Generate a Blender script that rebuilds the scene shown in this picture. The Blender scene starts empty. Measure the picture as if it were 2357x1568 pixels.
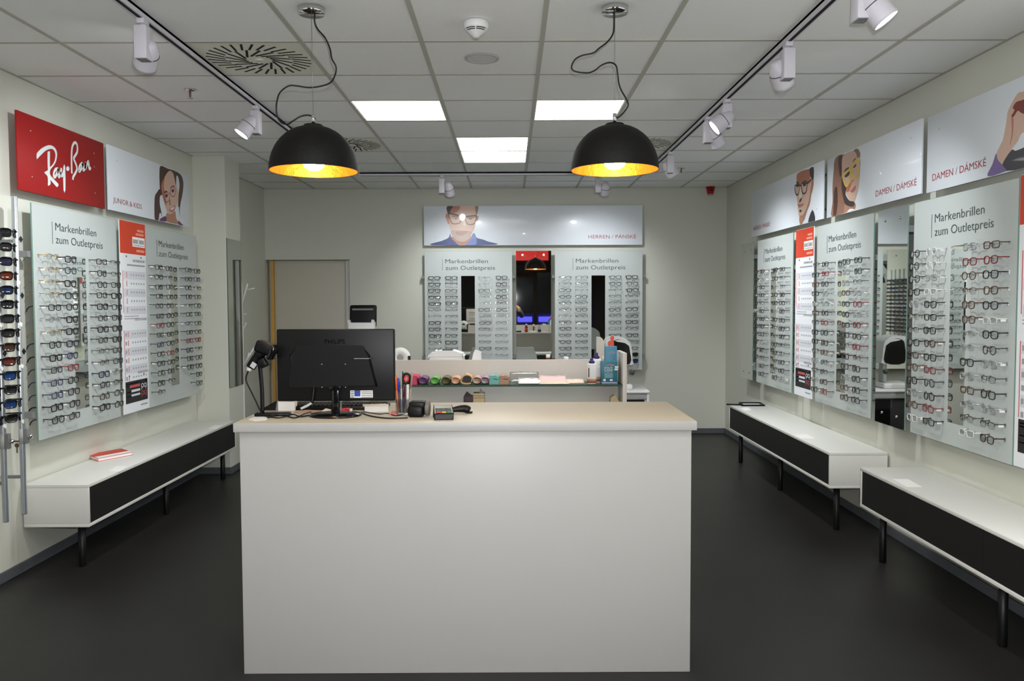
import bpy, bmesh, math, random
from math import pi, sin, cos, radians, sqrt
from mathutils import Vector, Matrix, Euler
from mathutils.geometry import tessellate_polygon

SC = bpy.context.scene
COL = SC.collection
random.seed(7)

def lin(r, g, b, a=1.0):
    f = lambda c: (c / 255 / 12.92) if c / 255 <= 0.04045 else ((c / 255 + 0.055) / 1.055) ** 2.4
    return (f(r), f(g), f(b), a)

# ------------------------------------------------------------------ camera
FPX, YAW, PITCH, ROLL, EYE = 1886.4, -0.0022, -0.0482, -0.0039, 1.55
_f = Vector((-sin(YAW) * cos(PITCH), cos(YAW) * cos(PITCH), sin(PITCH)))
_r0 = Vector((cos(YAW), sin(YAW), 0)); _u0 = _r0.cross(_f)
_r = cos(ROLL) * _r0 + sin(ROLL) * _u0; _u = -sin(ROLL) * _r0 + cos(ROLL) * _u0
cam_data = bpy.data.cameras.new('camera'); cam = bpy.data.objects.new('camera', cam_data); COL.objects.link(cam)
cam_data.sensor_width = 36.0; cam_data.lens = FPX / 2357 * 36.0; cam_data.clip_start = 0.02; cam_data.clip_end = 200
m = Matrix((_r, _u, -_f)).transposed().to_4x4(); m.translation = (0, 0, EYE); cam.matrix_world = m
SC.camera = cam

def ray(px, py): return (px - 1178.5) / FPX * _r - (py - 784.0) / FPX * _u + _f
def at(px, py, Y):                                   # point of a measured pixel on the vertical plane at depth Y
    d = ray(px, py); return Vector((0, 0, EYE)) + d * (Y / d.y)
def on(px, py, z):                                   # the same on the horizontal plane at height z
    d = ray(px, py); return Vector((0, 0, EYE)) + d * ((z - EYE) / d.z)

# ------------------------------------------------------------------ world, exposure, view
w = bpy.data.worlds.new('world'); SC.world = w; w.use_nodes = True
w.node_tree.nodes['Background'].inputs[0].default_value = (0.55, 0.52, 0.5, 1)
w.node_tree.nodes['Background'].inputs[1].default_value = 0.03
vs = SC.view_settings; SC.display_settings.display_device = 'sRGB'
vs.view_transform = 'Standard'; vs.look = 'None'; vs.exposure = 0.12; vs.gamma = 1.0; vs.use_curve_mapping = False
try:
    SC.cycles.use_denoising = True
    SC.cycles.max_bounces = 10; SC.cycles.transparent_max_bounces = 16; SC.cycles.sample_clamp_indirect = 4.0
    SC.cycles.caustics_reflective = False; SC.cycles.caustics_refractive = False
except Exception:
    pass

LED_STRENGTH, SPOT_W, FLASH_W = 9.8, 75.0, 265.0
def lamp(name, kind, loc, energy, color, parent=None, **kw):
    d = bpy.data.lights.new(name, kind); d.energy = energy; d.color = color
    for k, v in kw.items(): setattr(d, k, v)
    o = bpy.data.objects.new(name, d); COL.objects.link(o); o.location = loc; o.parent = parent
    return o
# the photographer's flash, just above the lens (its glint shows in the mirror, its cord shadows on the ceiling)
lamp('camera_flash', 'POINT', (0.03, 0.0, EYE + 0.085), FLASH_W, (0.97, 0.98, 1.0), shadow_soft_size=0.012)

# ------------------------------------------------------------------ materials
MATS = {}
def mat(name, col, rough=0.5, metal=0.0, spec=0.5, var=0.0, vscale=8.0, bump=0.0, bscale=120.0, emit=None, estr=0.0, alpha=1.0, trans=0.0, ior=1.45, coat=0.0):
    if name in MATS: return MATS[name]
    M = bpy.data.materials.new(name); M.use_nodes = True; nt = M.node_tree; b = nt.nodes['Principled BSDF']
    c = lin(*col); b.inputs['Base Color'].default_value = c
    b.inputs['Roughness'].default_value = rough; b.inputs['Metallic'].default_value = metal
    b.inputs['Specular IOR Level'].default_value = spec; b.inputs['IOR'].default_value = ior
    b.inputs['Transmission Weight'].default_value = trans; b.inputs['Alpha'].default_value = alpha
    b.inputs['Coat Weight'].default_value = coat
    tc = nt.nodes.new('ShaderNodeTexCoord')
    n = nt.nodes.new('ShaderNodeTexNoise'); n.inputs['Scale'].default_value = vscale; n.inputs['Detail'].default_value = 5
    nt.links.new(tc.outputs['Object'], n.inputs['Vector'])
    mx = nt.nodes.new('ShaderNodeMix'); mx.data_type = 'RGBA'
    v = max(var, 0.004)
    mx.inputs[6].default_value = tuple(x * (1 - v) for x in c[:3]) + (1,); mx.inputs[7].default_value = tuple(min(1, x * (1 + v)) for x in c[:3]) + (1,)
    nt.links.new(n.outputs['Fac'], mx.inputs[0]); nt.links.new(mx.outputs[2], b.inputs['Base Color'])
    if bump > 0:
        n2 = nt.nodes.new('ShaderNodeTexNoise'); n2.inputs['Scale'].default_value = bscale; n2.inputs['Detail'].default_value = 4
        nt.links.new(tc.outputs['Object'], n2.inputs['Vector'])
        bp = nt.nodes.new('ShaderNodeBump'); bp.inputs['Strength'].default_value = bump; bp.inputs['Distance'].default_value = 0.01
        nt.links.new(n2.outputs['Fac'], bp.inputs['Height']); nt.links.new(bp.outputs[0], b.inputs['Normal'])
    if emit: b.inputs['Emission Color'].default_value = lin(*emit); b.inputs['Emission Strength'].default_value = estr
    MATS[name] = M; return M
def clear_mat(name, tint, gloss=0.12, rough=0.03):
    M = bpy.data.materials.new(name); M.use_nodes = True; nt = M.node_tree; nt.nodes.clear()
    o = nt.nodes.new('ShaderNodeOutputMaterial'); t = nt.nodes.new('ShaderNodeBsdfTransparent'); g = nt.nodes.new('ShaderNodeBsdfGlossy')
    l = nt.nodes.new('ShaderNodeLayerWeight'); l.inputs['Blend'].default_value = 0.25
    mth = nt.nodes.new('ShaderNodeMath'); mth.operation = 'MULTIPLY_ADD'; mth.inputs[1].default_value = 0.5; mth.inputs[2].default_value = gloss
    nt.links.new(l.outputs['Fresnel'], mth.inputs[0])
    t.inputs[0].default_value = lin(*tint); g.inputs['Roughness'].default_value = rough
    mx = nt.nodes.new('ShaderNodeMixShader'); nt.links.new(mth.outputs[0], mx.inputs[0]); nt.links.new(t.outputs[0], mx.inputs[1]); nt.links.new(g.outputs[0], mx.inputs[2])
    nt.links.new(mx.outputs[0], o.inputs[0]); MATS[name] = M; return M

wall_m = mat('wall_paint', (206, 207, 195), 0.75, var=0.012, vscale=2.0, bump=0.05, bscale=260)
white_lam = mat('white_laminate', (220, 220, 214), 0.38, var=0.012, vscale=3.0, bump=0.015, bscale=300)
counter_m = mat('counter_white', (172, 170, 167), 0.42, var=0.015, vscale=2.5, bump=0.02, bscale=420)
top_m = mat('counter_top', (192, 184, 165), 0.42, var=0.03, vscale=14, bump=0.02, bscale=500)
black_front = mat('black_front', (20, 19, 18), 0.55, var=0.08, vscale=5)
black_metal = mat('black_metal', (18, 18, 19), 0.45, metal=0.2)
black_pl = mat('black_plastic', (8, 8, 9), 0.42, spec=0.28, var=0.05)
black_gloss = mat('black_gloss', (12, 12, 13), 0.12, spec=0.6)
dark_grey = mat('dark_grey', (58, 58, 60), 0.5)
mid_grey = mat('mid_grey', (122, 124, 124), 0.5)
lt_grey = mat('light_grey', (176, 178, 176), 0.5)
white_pl = mat('white_plastic', (232, 232, 232), 0.4)
lav_white = mat('spot_housing', (212, 209, 218), 0.42)
paper_m = mat('paper', (238, 236, 232), 0.8, var=0.02)
card_m = mat('cardboard', (196, 176, 140), 0.85, var=0.06, vscale=20)
chrome = mat('chrome', (215, 215, 215), 0.08, metal=1.0)
alu = mat('aluminium', (188, 194, 200), 0.32, metal=0.75)
steel = mat('steel_wire', (150, 150, 150), 0.3, metal=0.9)
mirror_m = mat('mirror_glass', (228, 232, 228), 0.015, metal=1.0)
green_edge = mat('glass_edge', (120, 152, 140), 0.2)
frost_m = mat('frosted_board', (186, 193, 190), 0.32, var=0.01, vscale=3.0)
sign_m = mat('sign_white', (222, 228, 234), 0.3, coat=0.15)
red_sign = mat('sign_red', (148, 25, 24), 0.45, spec=0.3)
tile_m = mat('ceiling_tile', (243, 244, 243), 0.9, var=0.03, vscale=60, bump=0.12, bscale=380)
bar_m = mat('ceiling_bar', (186, 184, 174), 0.6)
gap_m = mat('dark_void', (16, 16, 16), 0.9)
base_m = mat('baseboard', (84, 88, 92), 0.55, var=0.05)
text_grey = mat('text_grey', (66, 72, 72), 0.6)
text_red = mat('text_red', (158, 30, 40), 0.6)
orange_red = mat('poster_red', (206, 66, 38), 0.6)
poster_w = mat('poster_white', (226, 229, 232), 0.5)
lens_m = clear_mat('clear_lens', (247, 249, 248), 0.07)
glass_m = clear_mat('shelf_glass', (205, 232, 222), 0.10)
acry_m = clear_mat('clear_acrylic', (244, 246, 246), 0.14, 0.15)

# ------------------------------------------------------------------ mesh building
class MB:
    def __init__(s): s.v = []; s.f = []; s.mi = []; s.sm = []
    def add(s, verts, faces, mi=0, smooth=False):
        o = len(s.v); s.v += [tuple(p) for p in verts]
        for f in faces: s.f.append(tuple(i + o for i in f)); s.mi.append(mi); s.sm.append(smooth)
        return s
    def merge(s, b, M=None, mi=None, mmap=None):
        vs_ = [tuple(M @ Vector(p)) for p in b.v] if M is not None else b.v
        o = len(s.v); s.v += vs_
        for f, k, q in zip(b.f, b.mi, b.sm):
            s.f.append(tuple(i + o for i in f)); s.mi.append(mi if mi is not None else (mmap[k] if mmap else k)); s.sm.append(q)
        return s
    def box(s, x0, x1, y0, y1, z0, z1, mi=0, M=None):
        v = [Vector((x, y, z)) for z in (z0, z1) for y in (y0, y1) for x in (x0, x1)]
        if M is not None: v = [M @ p for p in v]
        return s.add(v, [(0, 2, 3, 1), (4, 5, 7, 6), (0, 1, 5, 4), (2, 6, 7, 3), (0, 4, 6, 2), (1, 3, 7, 5)], mi)
    def rbox(s, x0, x1, y0, y1, z0, z1, r=0.004, seg=2, mi=0, M=None):
        bm = bmesh.new(); bmesh.ops.create_cube(bm, size=1)
        for p in bm.verts: p.co = Vector(((x0 + x1) / 2 + p.co.x * (x1 - x0), (y0 + y1) / 2 + p.co.y * (y1 - y0), (z0 + z1) / 2 + p.co.z * (z1 - z0)))
        bmesh.ops.bevel(bm, geom=bm.edges[:], offset=r, segments=seg, affect='EDGES', profile=0.5)
        bm.verts.index_update()
        vv = [(M @ p.co) if M is not None else p.co.copy() for p in bm.verts]; ff = [tuple(q.index for q in f.verts) for f in bm.faces]
        bm.free(); return s.add(vv, ff, mi, True)
    def prism(s, poly, axis, a, b, mi=0, M=None, smooth=False):
        n = len(poly)
        def mk(p, t): return {'x': (t, p[0], p[1]), 'y': (p[0], t, p[1]), 'z': (p[0], p[1], t)}[axis]
        v = [Vector(mk(p, a)) for p in poly] + [Vector(mk(p, b)) for p in poly]
        if M is not None: v = [M @ p for p in v]
        tri = tessellate_polygon([[Vector((p[0], p[1], 0)) for p in poly]])
        f = [tuple(t) for t in tri] + [tuple(i + n for i in reversed(t)) for t in tri]
        s.add(v, f, mi)
        o = len(s.v) - 2 * n
        for i in range(n):
            s.f.append((o + i, o + (i + 1) % n, o + n + (i + 1) % n, o + n + i)); s.mi.append(mi); s.sm.append(smooth)
        return s
    def flat(s, poly, y, mi=0):                        # filled outline in the local x-z plane, seen from -y
        tri = tessellate_polygon([[Vector((p[0], p[1], 0)) for p in poly]])
        return s.add([(p[0], y, p[1]) for p in poly], [tuple(t) for t in tri], mi)
    def tube(s, path, r, seg=8, closed=False, mi=0, cap=True, flatn=1.0, smooth=True):
        P = [Vector(p) for p in path]; n = len(P); rr = r if isinstance(r, (list, tuple)) else [r] * n
        rings = []; up = None
        for i in range(n):
            a = P[(i - 1) % n] if (closed or i > 0) else P[i]; b = P[(i + 1) % n] if (closed or i < n - 1) else P[i]
            t = (b - a).normalized()
            if up is None: up = Vector((0, 1, 0)) if abs(t.y) < 0.9 else Vector((0, 0, 1))
            sd = t.cross(up)
            if sd.length < 1e-5: sd = t.orthogonal()
            sd.normalize(); up2 = sd.cross(t).normalized(); up = up2
            rings.append([P[i] + (sd * cos(2 * pi * k / seg) + up2 * sin(2 * pi * k / seg) * flatn) * rr[i] for k in range(seg)])
        o = len(s.v); s.v += [tuple(p) for g in rings for p in g]
        for i in range(n if closed else n - 1):
            j = (i + 1) % n
            for k in range(seg):
                s.f.append((o + i * seg + k, o + i * seg + (k + 1) % seg, o + j * seg + (k + 1) % seg, o + j * seg + k)); s.mi.append(mi); s.sm.append(smooth)
        if cap and not closed:
            s.f.append(tuple(o + k for k in reversed(range(seg)))); s.mi.append(mi); s.sm.append(False)
            s.f.append(tuple(o + (n - 1) * seg + k for k in range(seg))); s.mi.append(mi); s.sm.append(False)
        return s
    def lathe(s, prof, seg=24, mi=0, M=None, smooth=True, sx=1.0, sy=1.0, mis=None, cap=True):
        o = len(s.v)
        if len(prof) == 2 and prof[0][0] < 1e-6: cap = False
        for (r, z) in prof:
            for k in range(seg):
                p = Vector((r * sx * cos(2 * pi * k / seg), r * sy * sin(2 * pi * k / seg), z)); s.v.append(tuple(M @ p if M is not None else p))
        for i in range(len(prof) - 1):
            for k in range(seg):
                s.f.append((o + i * seg + k, o + i * seg + (k + 1) % seg, o + (i + 1) * seg + (k + 1) % seg, o + (i + 1) * seg + k)); s.mi.append(mis[i] if mis else mi); s.sm.append(smooth)
        if cap and prof[0][0] > 1e-6: s.f.append(tuple(o + k for k in reversed(range(seg)))); s.mi.append(mis[0] if mis else mi); s.sm.append(False)
        if cap and prof[-1][0] > 1e-6: s.f.append(tuple(o + (len(prof) - 1) * seg + k for k in range(seg))); s.mi.append(mis[-1] if mis else mi); s.sm.append(False)
        return s
    def mesh(s, name, mats):
        me = bpy.data.meshes.new(name); me.from_pydata(s.v, [], s.f); me.update()
        for mm in (mats if isinstance(mats, (list, tuple)) else [mats]): me.materials.append(mm)
        if len(me.polygons) == len(s.mi):
            me.polygons.foreach_set('material_index', s.mi); me.polygons.foreach_set('use_smooth', s.sm)
        me.update(); return me
    def build(s, name, mats, parent=None, bevel=0.0):
        me = s.mesh(name, mats); o = link(name, me, parent)
        if bevel > 0:
            b = o.modifiers.new('bevel', 'BEVEL'); b.width = bevel; b.segments = 2; b.limit_method = 'ANGLE'
        return o
def link(name, data, parent=None):
    o = bpy.data.objects.new(name, data); COL.objects.link(o)
    if parent is not None: o.parent = parent
    return o
def tag(o, label=None, cat=None, group=None, kind=None):
    if label: o['label'] = label
    if cat: o['category'] = cat
    if group: o['group'] = group
    if kind: o['kind'] = kind
    return o
def thing(name, label, cat, loc=(0, 0, 0), rotz=0.0, group=None):
    o = bpy.data.objects.new(name, None); COL.objects.link(o); o.empty_display_size = 0.05
    o.location = loc; o.rotation_euler = (0, 0, rotz); return tag(o, label, cat, group)
def struct(o): return tag(o, kind='structure')
def T(x, y, z): return Matrix.Translation((x, y, z))
def RX(a): return Matrix.Rotation(a, 4, 'X')
def RY(a): return Matrix.Rotation(a, 4, 'Y')
def RZ(a): return Matrix.Rotation(a, 4, 'Z')
def aimM(loc, d):                                      # local -z looks along d
    q = Vector(d).normalized().to_track_quat('-Z', 'Y'); return T(*loc) @ q.to_matrix().to_4x4()
def smooth_path(pts, n=6, closed=False):
    P = [Vector(p) for p in pts]; N = len(P); out = []
    for i in range(N if closed else N - 1):
        p0 = P[(i - 1) % N] if (closed or i > 0) else P[i]; p1 = P[i]; p2 = P[(i + 1) % N]
        p3 = P[(i + 2) % N] if (closed or i + 2 < N) else P[(i + 1) % N]
        for k in range(n):
            t = k / n
            out.append(0.5 * ((2 * p1) + (p2 - p0) * t + (2 * p0 - 5 * p1 + 4 * p2 - p3) * t * t + (-p0 + 3 * p1 - 3 * p2 + p3) * t ** 3))
    if not closed: out.append(P[-1])
    return out
def ribbon(pts, width, closed=False, n=4):             # a drawn line as a filled outline (2-D)
    P = smooth_path([(p[0], p[1], 0) for p in pts], n, closed); N = len(P); A = []; B = []
    for i in range(N):
        a = P[(i - 1) % N] if (closed or i > 0) else P[i]; b = P[(i + 1) % N] if (closed or i < N - 1) else P[i]
        t = (b - a); t = t.normalized() if t.length > 1e-9 else Vector((1, 0, 0)); q = Vector((-t.y, t.x, 0)) * width / 2
        A.append(P[i] + q); B.append(P[i] - q)
    return A, B
def text_mb(body, width, cap, thin=0.0, mi=0):         # lettering fitted to a width and a capital height, local x-z plane
    cu = bpy.data.curves.new('lettering', 'FONT'); cu.body = body; cu.size = 1.0; cu.offset = -thin; cu.resolution_u = 3
    ob = bpy.data.objects.new('lettering', cu); COL.objects.link(ob)
    dg = bpy.context.evaluated_depsgraph_get(); me = bpy.data.meshes.new_from_object(ob.evaluated_get(dg))
    vs_ = [v.co.copy() for v in me.vertices]; fs = [tuple(p.vertices) for p in me.polygons]
    COL.objects.unlink(ob); bpy.data.objects.remove(ob); bpy.data.curves.remove(cu); bpy.data.meshes.remove(me)
    x0 = min(v.x for v in vs_); x1 = max(v.x for v in vs_); sx = width / (x1 - x0); sz = cap / 0.73
    return MB().add([((v.x - x0) * sx, 0, v.y * sz) for v in vs_], fs, mi)
def print_text(parent, name, body, x, z, width, cap, mtl, y=-0.0012, thin=0.0):
    o = text_mb(body, width, cap, thin).build(name, mtl, parent); o.location = (x, y, z); return o

WALL_L, WALL_R, WALL_B, CEIL, FRONT = -2.82, 2.50, 9.49, 2.842, -2.2
ROT = {'L': pi / 2, 'R': -pi / 2, 'B': 0.0}
def wall_thing(name, label, cat, wall, edge, z0, off, group=None):
    """a root on a wall: local x runs to the viewer's right, y into the wall, z up; off is the distance of its face from the wall"""
    loc = {'L': (WALL_L + off, edge, z0), 'R': (WALL_R - off, edge, z0), 'B': (edge, WALL_B - off, z0)}[wall]
    return thing(name, label, cat, loc, ROT[wall], group)
ORD = ['top', 'second', 'third', 'fourth', 'fifth', 'sixth', 'seventh', 'eighth', 'ninth', 'tenth', 'eleventh', 'twelfth', 'thirteenth', 'bottom']
# ================================================================== the setting
fm = mat('floor_vinyl', (34, 33, 32), 0.42, spec=0.4, var=0.22, vscale=2.2, bump=0.03, bscale=90)
struct(MB().box(-2.95, 2.62, FRONT, 9.75, -0.08, 0.0).build('floor', fm))
mall_floor = mat('mall_floor', (120, 112, 100), 0.25, var=0.05, vscale=4)
struct(MB().box(-9, 9, -9.2, FRONT, -0.08, -0.002).build('floor_mall', mall_floor))
struct(MB().box(-2.95, WALL_L, FRONT, 9.75, 0, 2.95).build('wall_left', wall_m))
struct(MB().box(WALL_R, 2.62, FRONT, 9.75, 0, 2.95).build('wall_right', wall_m))
struct(MB().box(-1.85, WALL_R, WALL_B, 9.75, 0, 2.95).box(WALL_L, -1.85, WALL_B, 9.75, 2.035, 2.95).box(WALL_L, -1.85, 9.64, 9.75, 0, 2.035).build('wall_back', wall_m))
struct(MB().box(WALL_L, -2.53, 7.345, 7.74, 0, 2.846).build('wall_pillar', wall_m, bevel=0.004))
dr = struct(MB().rbox(-2.742, -1.905, 9.575, 9.615, 0.006, 2.028, 0.003).build('door_1', mat('door_paint', (196, 192, 178), 0.5, var=0.02)))
MB().box(-2.776, -2.743, 9.54, 9.63, 0, 2.03).build('door_jamb', mat('oak_jamb', (206, 160, 78), 0.5, var=0.1, vscale=20), dr)
MB().box(-1.904, -1.856, 9.545, 9.63, 0, 2.03).build('door_jamb', mat('jamb_white', (214, 214, 214), 0.5), dr)
MB().tube(smooth_path([(-1.98, 9.575, 1.02), (-1.98, 9.535, 1.02), (-2.0, 9.528, 1.02), (-2.1, 9.528, 1.02)], 4), 0.009, 8).build('door_handle', chrome, dr)
def baseboard(name, boxes):
    mb = MB()
    for b in boxes: mb.box(*b)
    return struct(mb.build(name, base_m, bevel=0.003))
baseboard('baseboard_left', [(WALL_L, WALL_L + 0.012, FRONT, 7.345, 0, 0.06), (WALL_L, WALL_L + 0.012, 7.74, WALL_B, 0, 0.06)])
baseboard('baseboard_pillar', [(WALL_L, -2.518, 7.333, 7.345, 0, 0.06), (-2.53, -2.518, 7.345, 7.75, 0, 0.06)])
baseboard('baseboard_right', [(WALL_R - 0.012, WALL_R, FRONT, WALL_B, 0, 0.06)])
baseboard('baseboard_back', [(-1.85, WALL_R - 0.012, WALL_B - 0.012, WALL_B, 0, 0.06)])

# ---- ceiling: a slab, the bars of the grid and every tile
ceil = struct(MB().box(-2.95, 2.62, FRONT, 9.75, 2.875, 2.95).build('ceiling', mat('plenum', (150, 150, 148), 0.9)))
XL = [WALL_L] + [0.164 + 0.6 * k for k in range(-4, 4)] + [WALL_R]
YL = [FRONT] + [4.156 + 0.6 * k for k in range(-10, 9)] + [WALL_B]
def bar_x(i): return XL[i]
for x in XL[1:-1]: MB().box(x - 0.012, x + 0.012, FRONT, WALL_B, CEIL, 2.874).build('grid_bar', bar_m, ceil)
for y in YL[1:-1]: MB().box(WALL_L, WALL_R, y - 0.012, y + 0.012, CEIL + 0.0015, 2.873).build('grid_bar', bar_m, ceil)
for nm, b in (('edge_angle', (WALL_L, WALL_L + 0.02, FRONT, WALL_B)), ('edge_angle', (WALL_R - 0.02, WALL_R, FRONT, WALL_B)), ('edge_angle', (WALL_L, WALL_R, WALL_B - 0.02, WALL_B))):
    MB().box(b[0], b[1], b[2], b[3], CEIL + 0.0005, 2.873).build(nm, bar_m, ceil)
def cell(px_col, row): return XL[px_col], XL[px_col + 1], YL[row], YL[row + 1]
# columns: XL[4]=-0.436 .. ; rows: YL[11]=4.156
LED_CELLS = [(3, 13), (5, 13), (4, 15), (4, 16)]
LED_EXTRA = [(3, 7), (5, 7)]                            # the pair over the entrance, behind the photographer's head
VENT_CELLS = [(2, 11), (2, 15), (6, 15)]
full = MB().box(-0.288, 0.288, -0.288, 0.288, 0, 0.012).mesh('tile', tile_m)
for i in range(len(XL) - 1):
    for j in range(len(YL) - 1):
        if (i, j) in LED_CELLS + LED_EXTRA + VENT_CELLS: continue
        x0, x1, y0, y1 = cell(i, j); cx, cy = (x0 + x1) / 2, (y0 + y1) / 2
        if abs(x1 - x0 - 0.6) < 0.01 and abs(y1 - y0 - 0.6) < 0.01:
            o = link('tile', full, ceil)
        else:
            o = MB().box(x0 - cx + 0.012, x1 - cx - 0.012, y0 - cy + 0.012, y1 - cy - 0.012, 0, 0.012).build('tile', tile_m, ceil)
        o.location = (cx, cy, CEIL + 0.004)
led_m = mat('led_diffuser', (250, 250, 246), 0.6, emit=(253, 253, 250), estr=LED_STRENGTH)
led_lab = ['glowing square ceiling light panel over the counter, beside the pendant with the S-shaped cord',
           'glowing square ceiling light panel just above the pendant whose cord loops over it',
           'nearer of the two adjoining lit ceiling panels between the pendants',
           'farther of the two adjoining lit ceiling panels between the pendants',
           'lit ceiling panel over the shop entrance, near the sunglasses wall', 'lit ceiling panel over the shop entrance, away from the sunglasses wall']
for k, (i, j) in enumerate(LED_CELLS + LED_EXTRA):
    x0, x1, y0, y1 = cell(i, j); cx, cy = (x0 + x1) / 2, (y0 + y1) / 2
    t = thing('ceiling_light_panel', led_lab[k], 'ceiling light', (cx, cy, CEIL + 0.003), 0, 'square light panels in the ceiling grid')
    f = MB()
    for b in ((-.288, .288, -.288, -.282), (-.288, .288, .282, .288), (-.288, -.282, -.282, .282), (.282, .288, -.282, .282)): f.box(*b, 0, 0.012)
    f.build('frame', white_pl, t)
    MB().box(-.282, .282, -.282, .282, 0.002, 0.010).build('diffuser', led_m, t)

vent_m = mat('vent_plate', (226, 226, 212), 0.5)
vent_lab = ['swirl air diffuser in the ceiling, nearest, by the spotlight track', 'swirl air diffuser half hidden behind the pendant near the sunglasses side', 'swirl air diffuser half hidden behind the pendant near the red alarm']
def vent_slot(L, wd): return MB().box(-L / 2, L / 2, -wd / 2, wd / 2, -0.0012, 0.001).mesh('slot', gap_m)
so, si = vent_slot(0.1, 0.012), vent_slot(0.125, 0.013)
for k, (i, j) in enumerate(VENT_CELLS):
    x0, x1, y0, y1 = cell(i, j); cx, cy = (x0 + x1) / 2, (y0 + y1) / 2
    t = thing('air_diffuser', vent_lab[k], 'air vent', (cx, cy, CEIL + 0.002), 0, 'swirl air diffusers in the ceiling')
    MB().box(-.288, .288, -.288, .288, 0, 0.01).build('plate', vent_m, t)
    MB().lathe([(0.0, -0.004), (0.02, -0.003), (0.024, 0.0)], 16).build('hub', vent_m, t)
    for n in range(30):
        a = 2 * pi * n / 30; o = link('slot', so, t); o.location = (0.222 * cos(a), 0.222 * sin(a), 0); o.rotation_euler = (0, 0, a + 0.35)
    for n in range(16):
        a = 2 * pi * (n + .3) / 16; o = link('slot', si, t); o.location = (0.115 * cos(a), 0.115 * sin(a), 0); o.rotation_euler = (0, 0, a + 0.55)

# ---- ceiling fittings
t = thing('smoke_detector', 'white dome smoke detector with black slits on the ceiling between the pendants', 'detector', (-0.152, 3.86, CEIL))
MB().lathe([(0.0, -0.074), (0.014, -0.073), (0.02, -0.064), (0.03, -0.058), (0.052, -0.036), (0.058, -0.026), (0.058, -0.006), (0.05, 0.0)], 28).build('body', white_pl, t)
for rr, zz in ((0.0515, -0.0385), (0.0445, -0.0445)):
    for a0 in (-2.55, -1.5):
        MB().tube([(rr * cos(a0 + .9 * q / 6) * 1.03, rr * sin(a0 + .9 * q / 6) * 1.03, zz) for q in range(7)], 0.0021, 6).build('slit', gap_m, t)
MB().lathe([(0.0, -0.079), (0.012, -0.077), (0.014, -0.07)], 14).build('tip', lt_grey, t)
t = thing('ceiling_speaker', 'round grey flush speaker grille in the ceiling behind the smoke detector', 'speaker', (-0.145, 4.44, CEIL + 0.004))
MB().lathe([(0.092, -0.003), (0.09, -0.007), (0.08, -0.007), (0.078, -0.004)], 36, cap=False).build('rim', lt_grey, t)
MB().lathe([(0.0, -0.004), (0.079, -0.004)], 36).build('grille', mat('grille_grey', (212, 212, 210), 0.7, bump=0.02, bscale=600), t)
for loc, lab in (((-1.946, 5.07), 'small chrome fire sprinkler on the ceiling above the kids sign side'), ((1.685, 8.11), 'small fire sprinkler on the ceiling near the red alarm')):
    t = thing('fire_sprinkler', lab, 'sprinkler', (loc[0], loc[1], CEIL + 0.004), 0, 'fire sprinklers on the ceiling')
    MB().lathe([(0.034, -0.001), (0.033, -0.006), (0.012, -0.012), (0.0, -0.012)], 20).build('escutcheon', chrome, t)
    MB().lathe([(0.007, -0.012), (0.007, -0.03), (0.005, -0.048), (0.0, -0.05)], 10).build('bulb', mat('sprinkler_red', (112, 78, 76), 0.3), t)
    MB().lathe([(0.0, -0.05), (0.016, -0.05), (0.016, -0.053), (0.0, -0.053)], 14).build('deflector', chrome, t)
t = thing('fire_alarm_sounder', 'red fire alarm sounder hanging below the ceiling on the back wall', 'alarm', (2.296, WALL_B - 0.055, 2.76))
MB().lathe([(0.0, 0.0), (0.03, 0.0), (0.034, 0.008), (0.05, 0.085), (0.052, CEIL - 2.762)], 22, sx=1.05, sy=0.95).build('body', mat('alarm_red', (186, 26, 26), 0.3), t)
MB().lathe([(0.03, -0.012), (0.036, -0.008), (0.034, 0.001)], 18).build('lens', lt_grey, t)
MB().box(-0.022, 0.022, -0.052, -0.044, 0.03, 0.05).build('plate', mat('alarm_dark', (70, 16, 16), 0.4), t)

# ---- spotlight tracks and their spots
def track(label, p0, p1):
    t = thing('spotlight_track', label, 'light track', (0, 0, 0), 0, 'ceiling spotlight tracks')
    (x0, y0), (x1, y1) = p0, p1
    along_y = abs(y1 - y0) > abs(x1 - x0)
    if along_y:
        MB().box(x0 - .018, x0 - .006, y0, y1, 2.812, CEIL).box(x0 + .006, x0 + .018, y0, y1, 2.812, CEIL).box(x0 - .018, x0 + .018, y0, y1, 2.83, CEIL).build('rail', lav_white, t)
        MB().box(x0 - .009, x0 + .009, y0, y1, 2.8112, 2.829).build('slot', gap_m, t)
    else:
        MB().box(x0, x1, y0 - .018, y0 - .006, 2.812, CEIL).box(x0, x1, y0 + .006, y0 + .018, 2.812, CEIL).box(x0, x1, y0 - .018, y0 + .018, 2.83, CEIL).build('rail', lav_white, t)
        MB().box(x0, x1, y0 - .007, y0 + .007, 2.8112, 2.829).build('slot', gap_m, t)
    return t
track('white ceiling track with black slot along the sunglasses side', (-1.636, 0.4), (-1.636, 7.0))
track('white ceiling track with black slot along the side with two right-hand benches', (1.37, 0.4), (1.37, 8.0))
track('white ceiling track crossing the room in front of the back wall', (-1.5, 8.31), (1.37, 8.31))
spot_glow = mat('spot_lens', (255, 255, 255), 0.3, emit=(250, 250, 255), estr=26.0)
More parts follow.
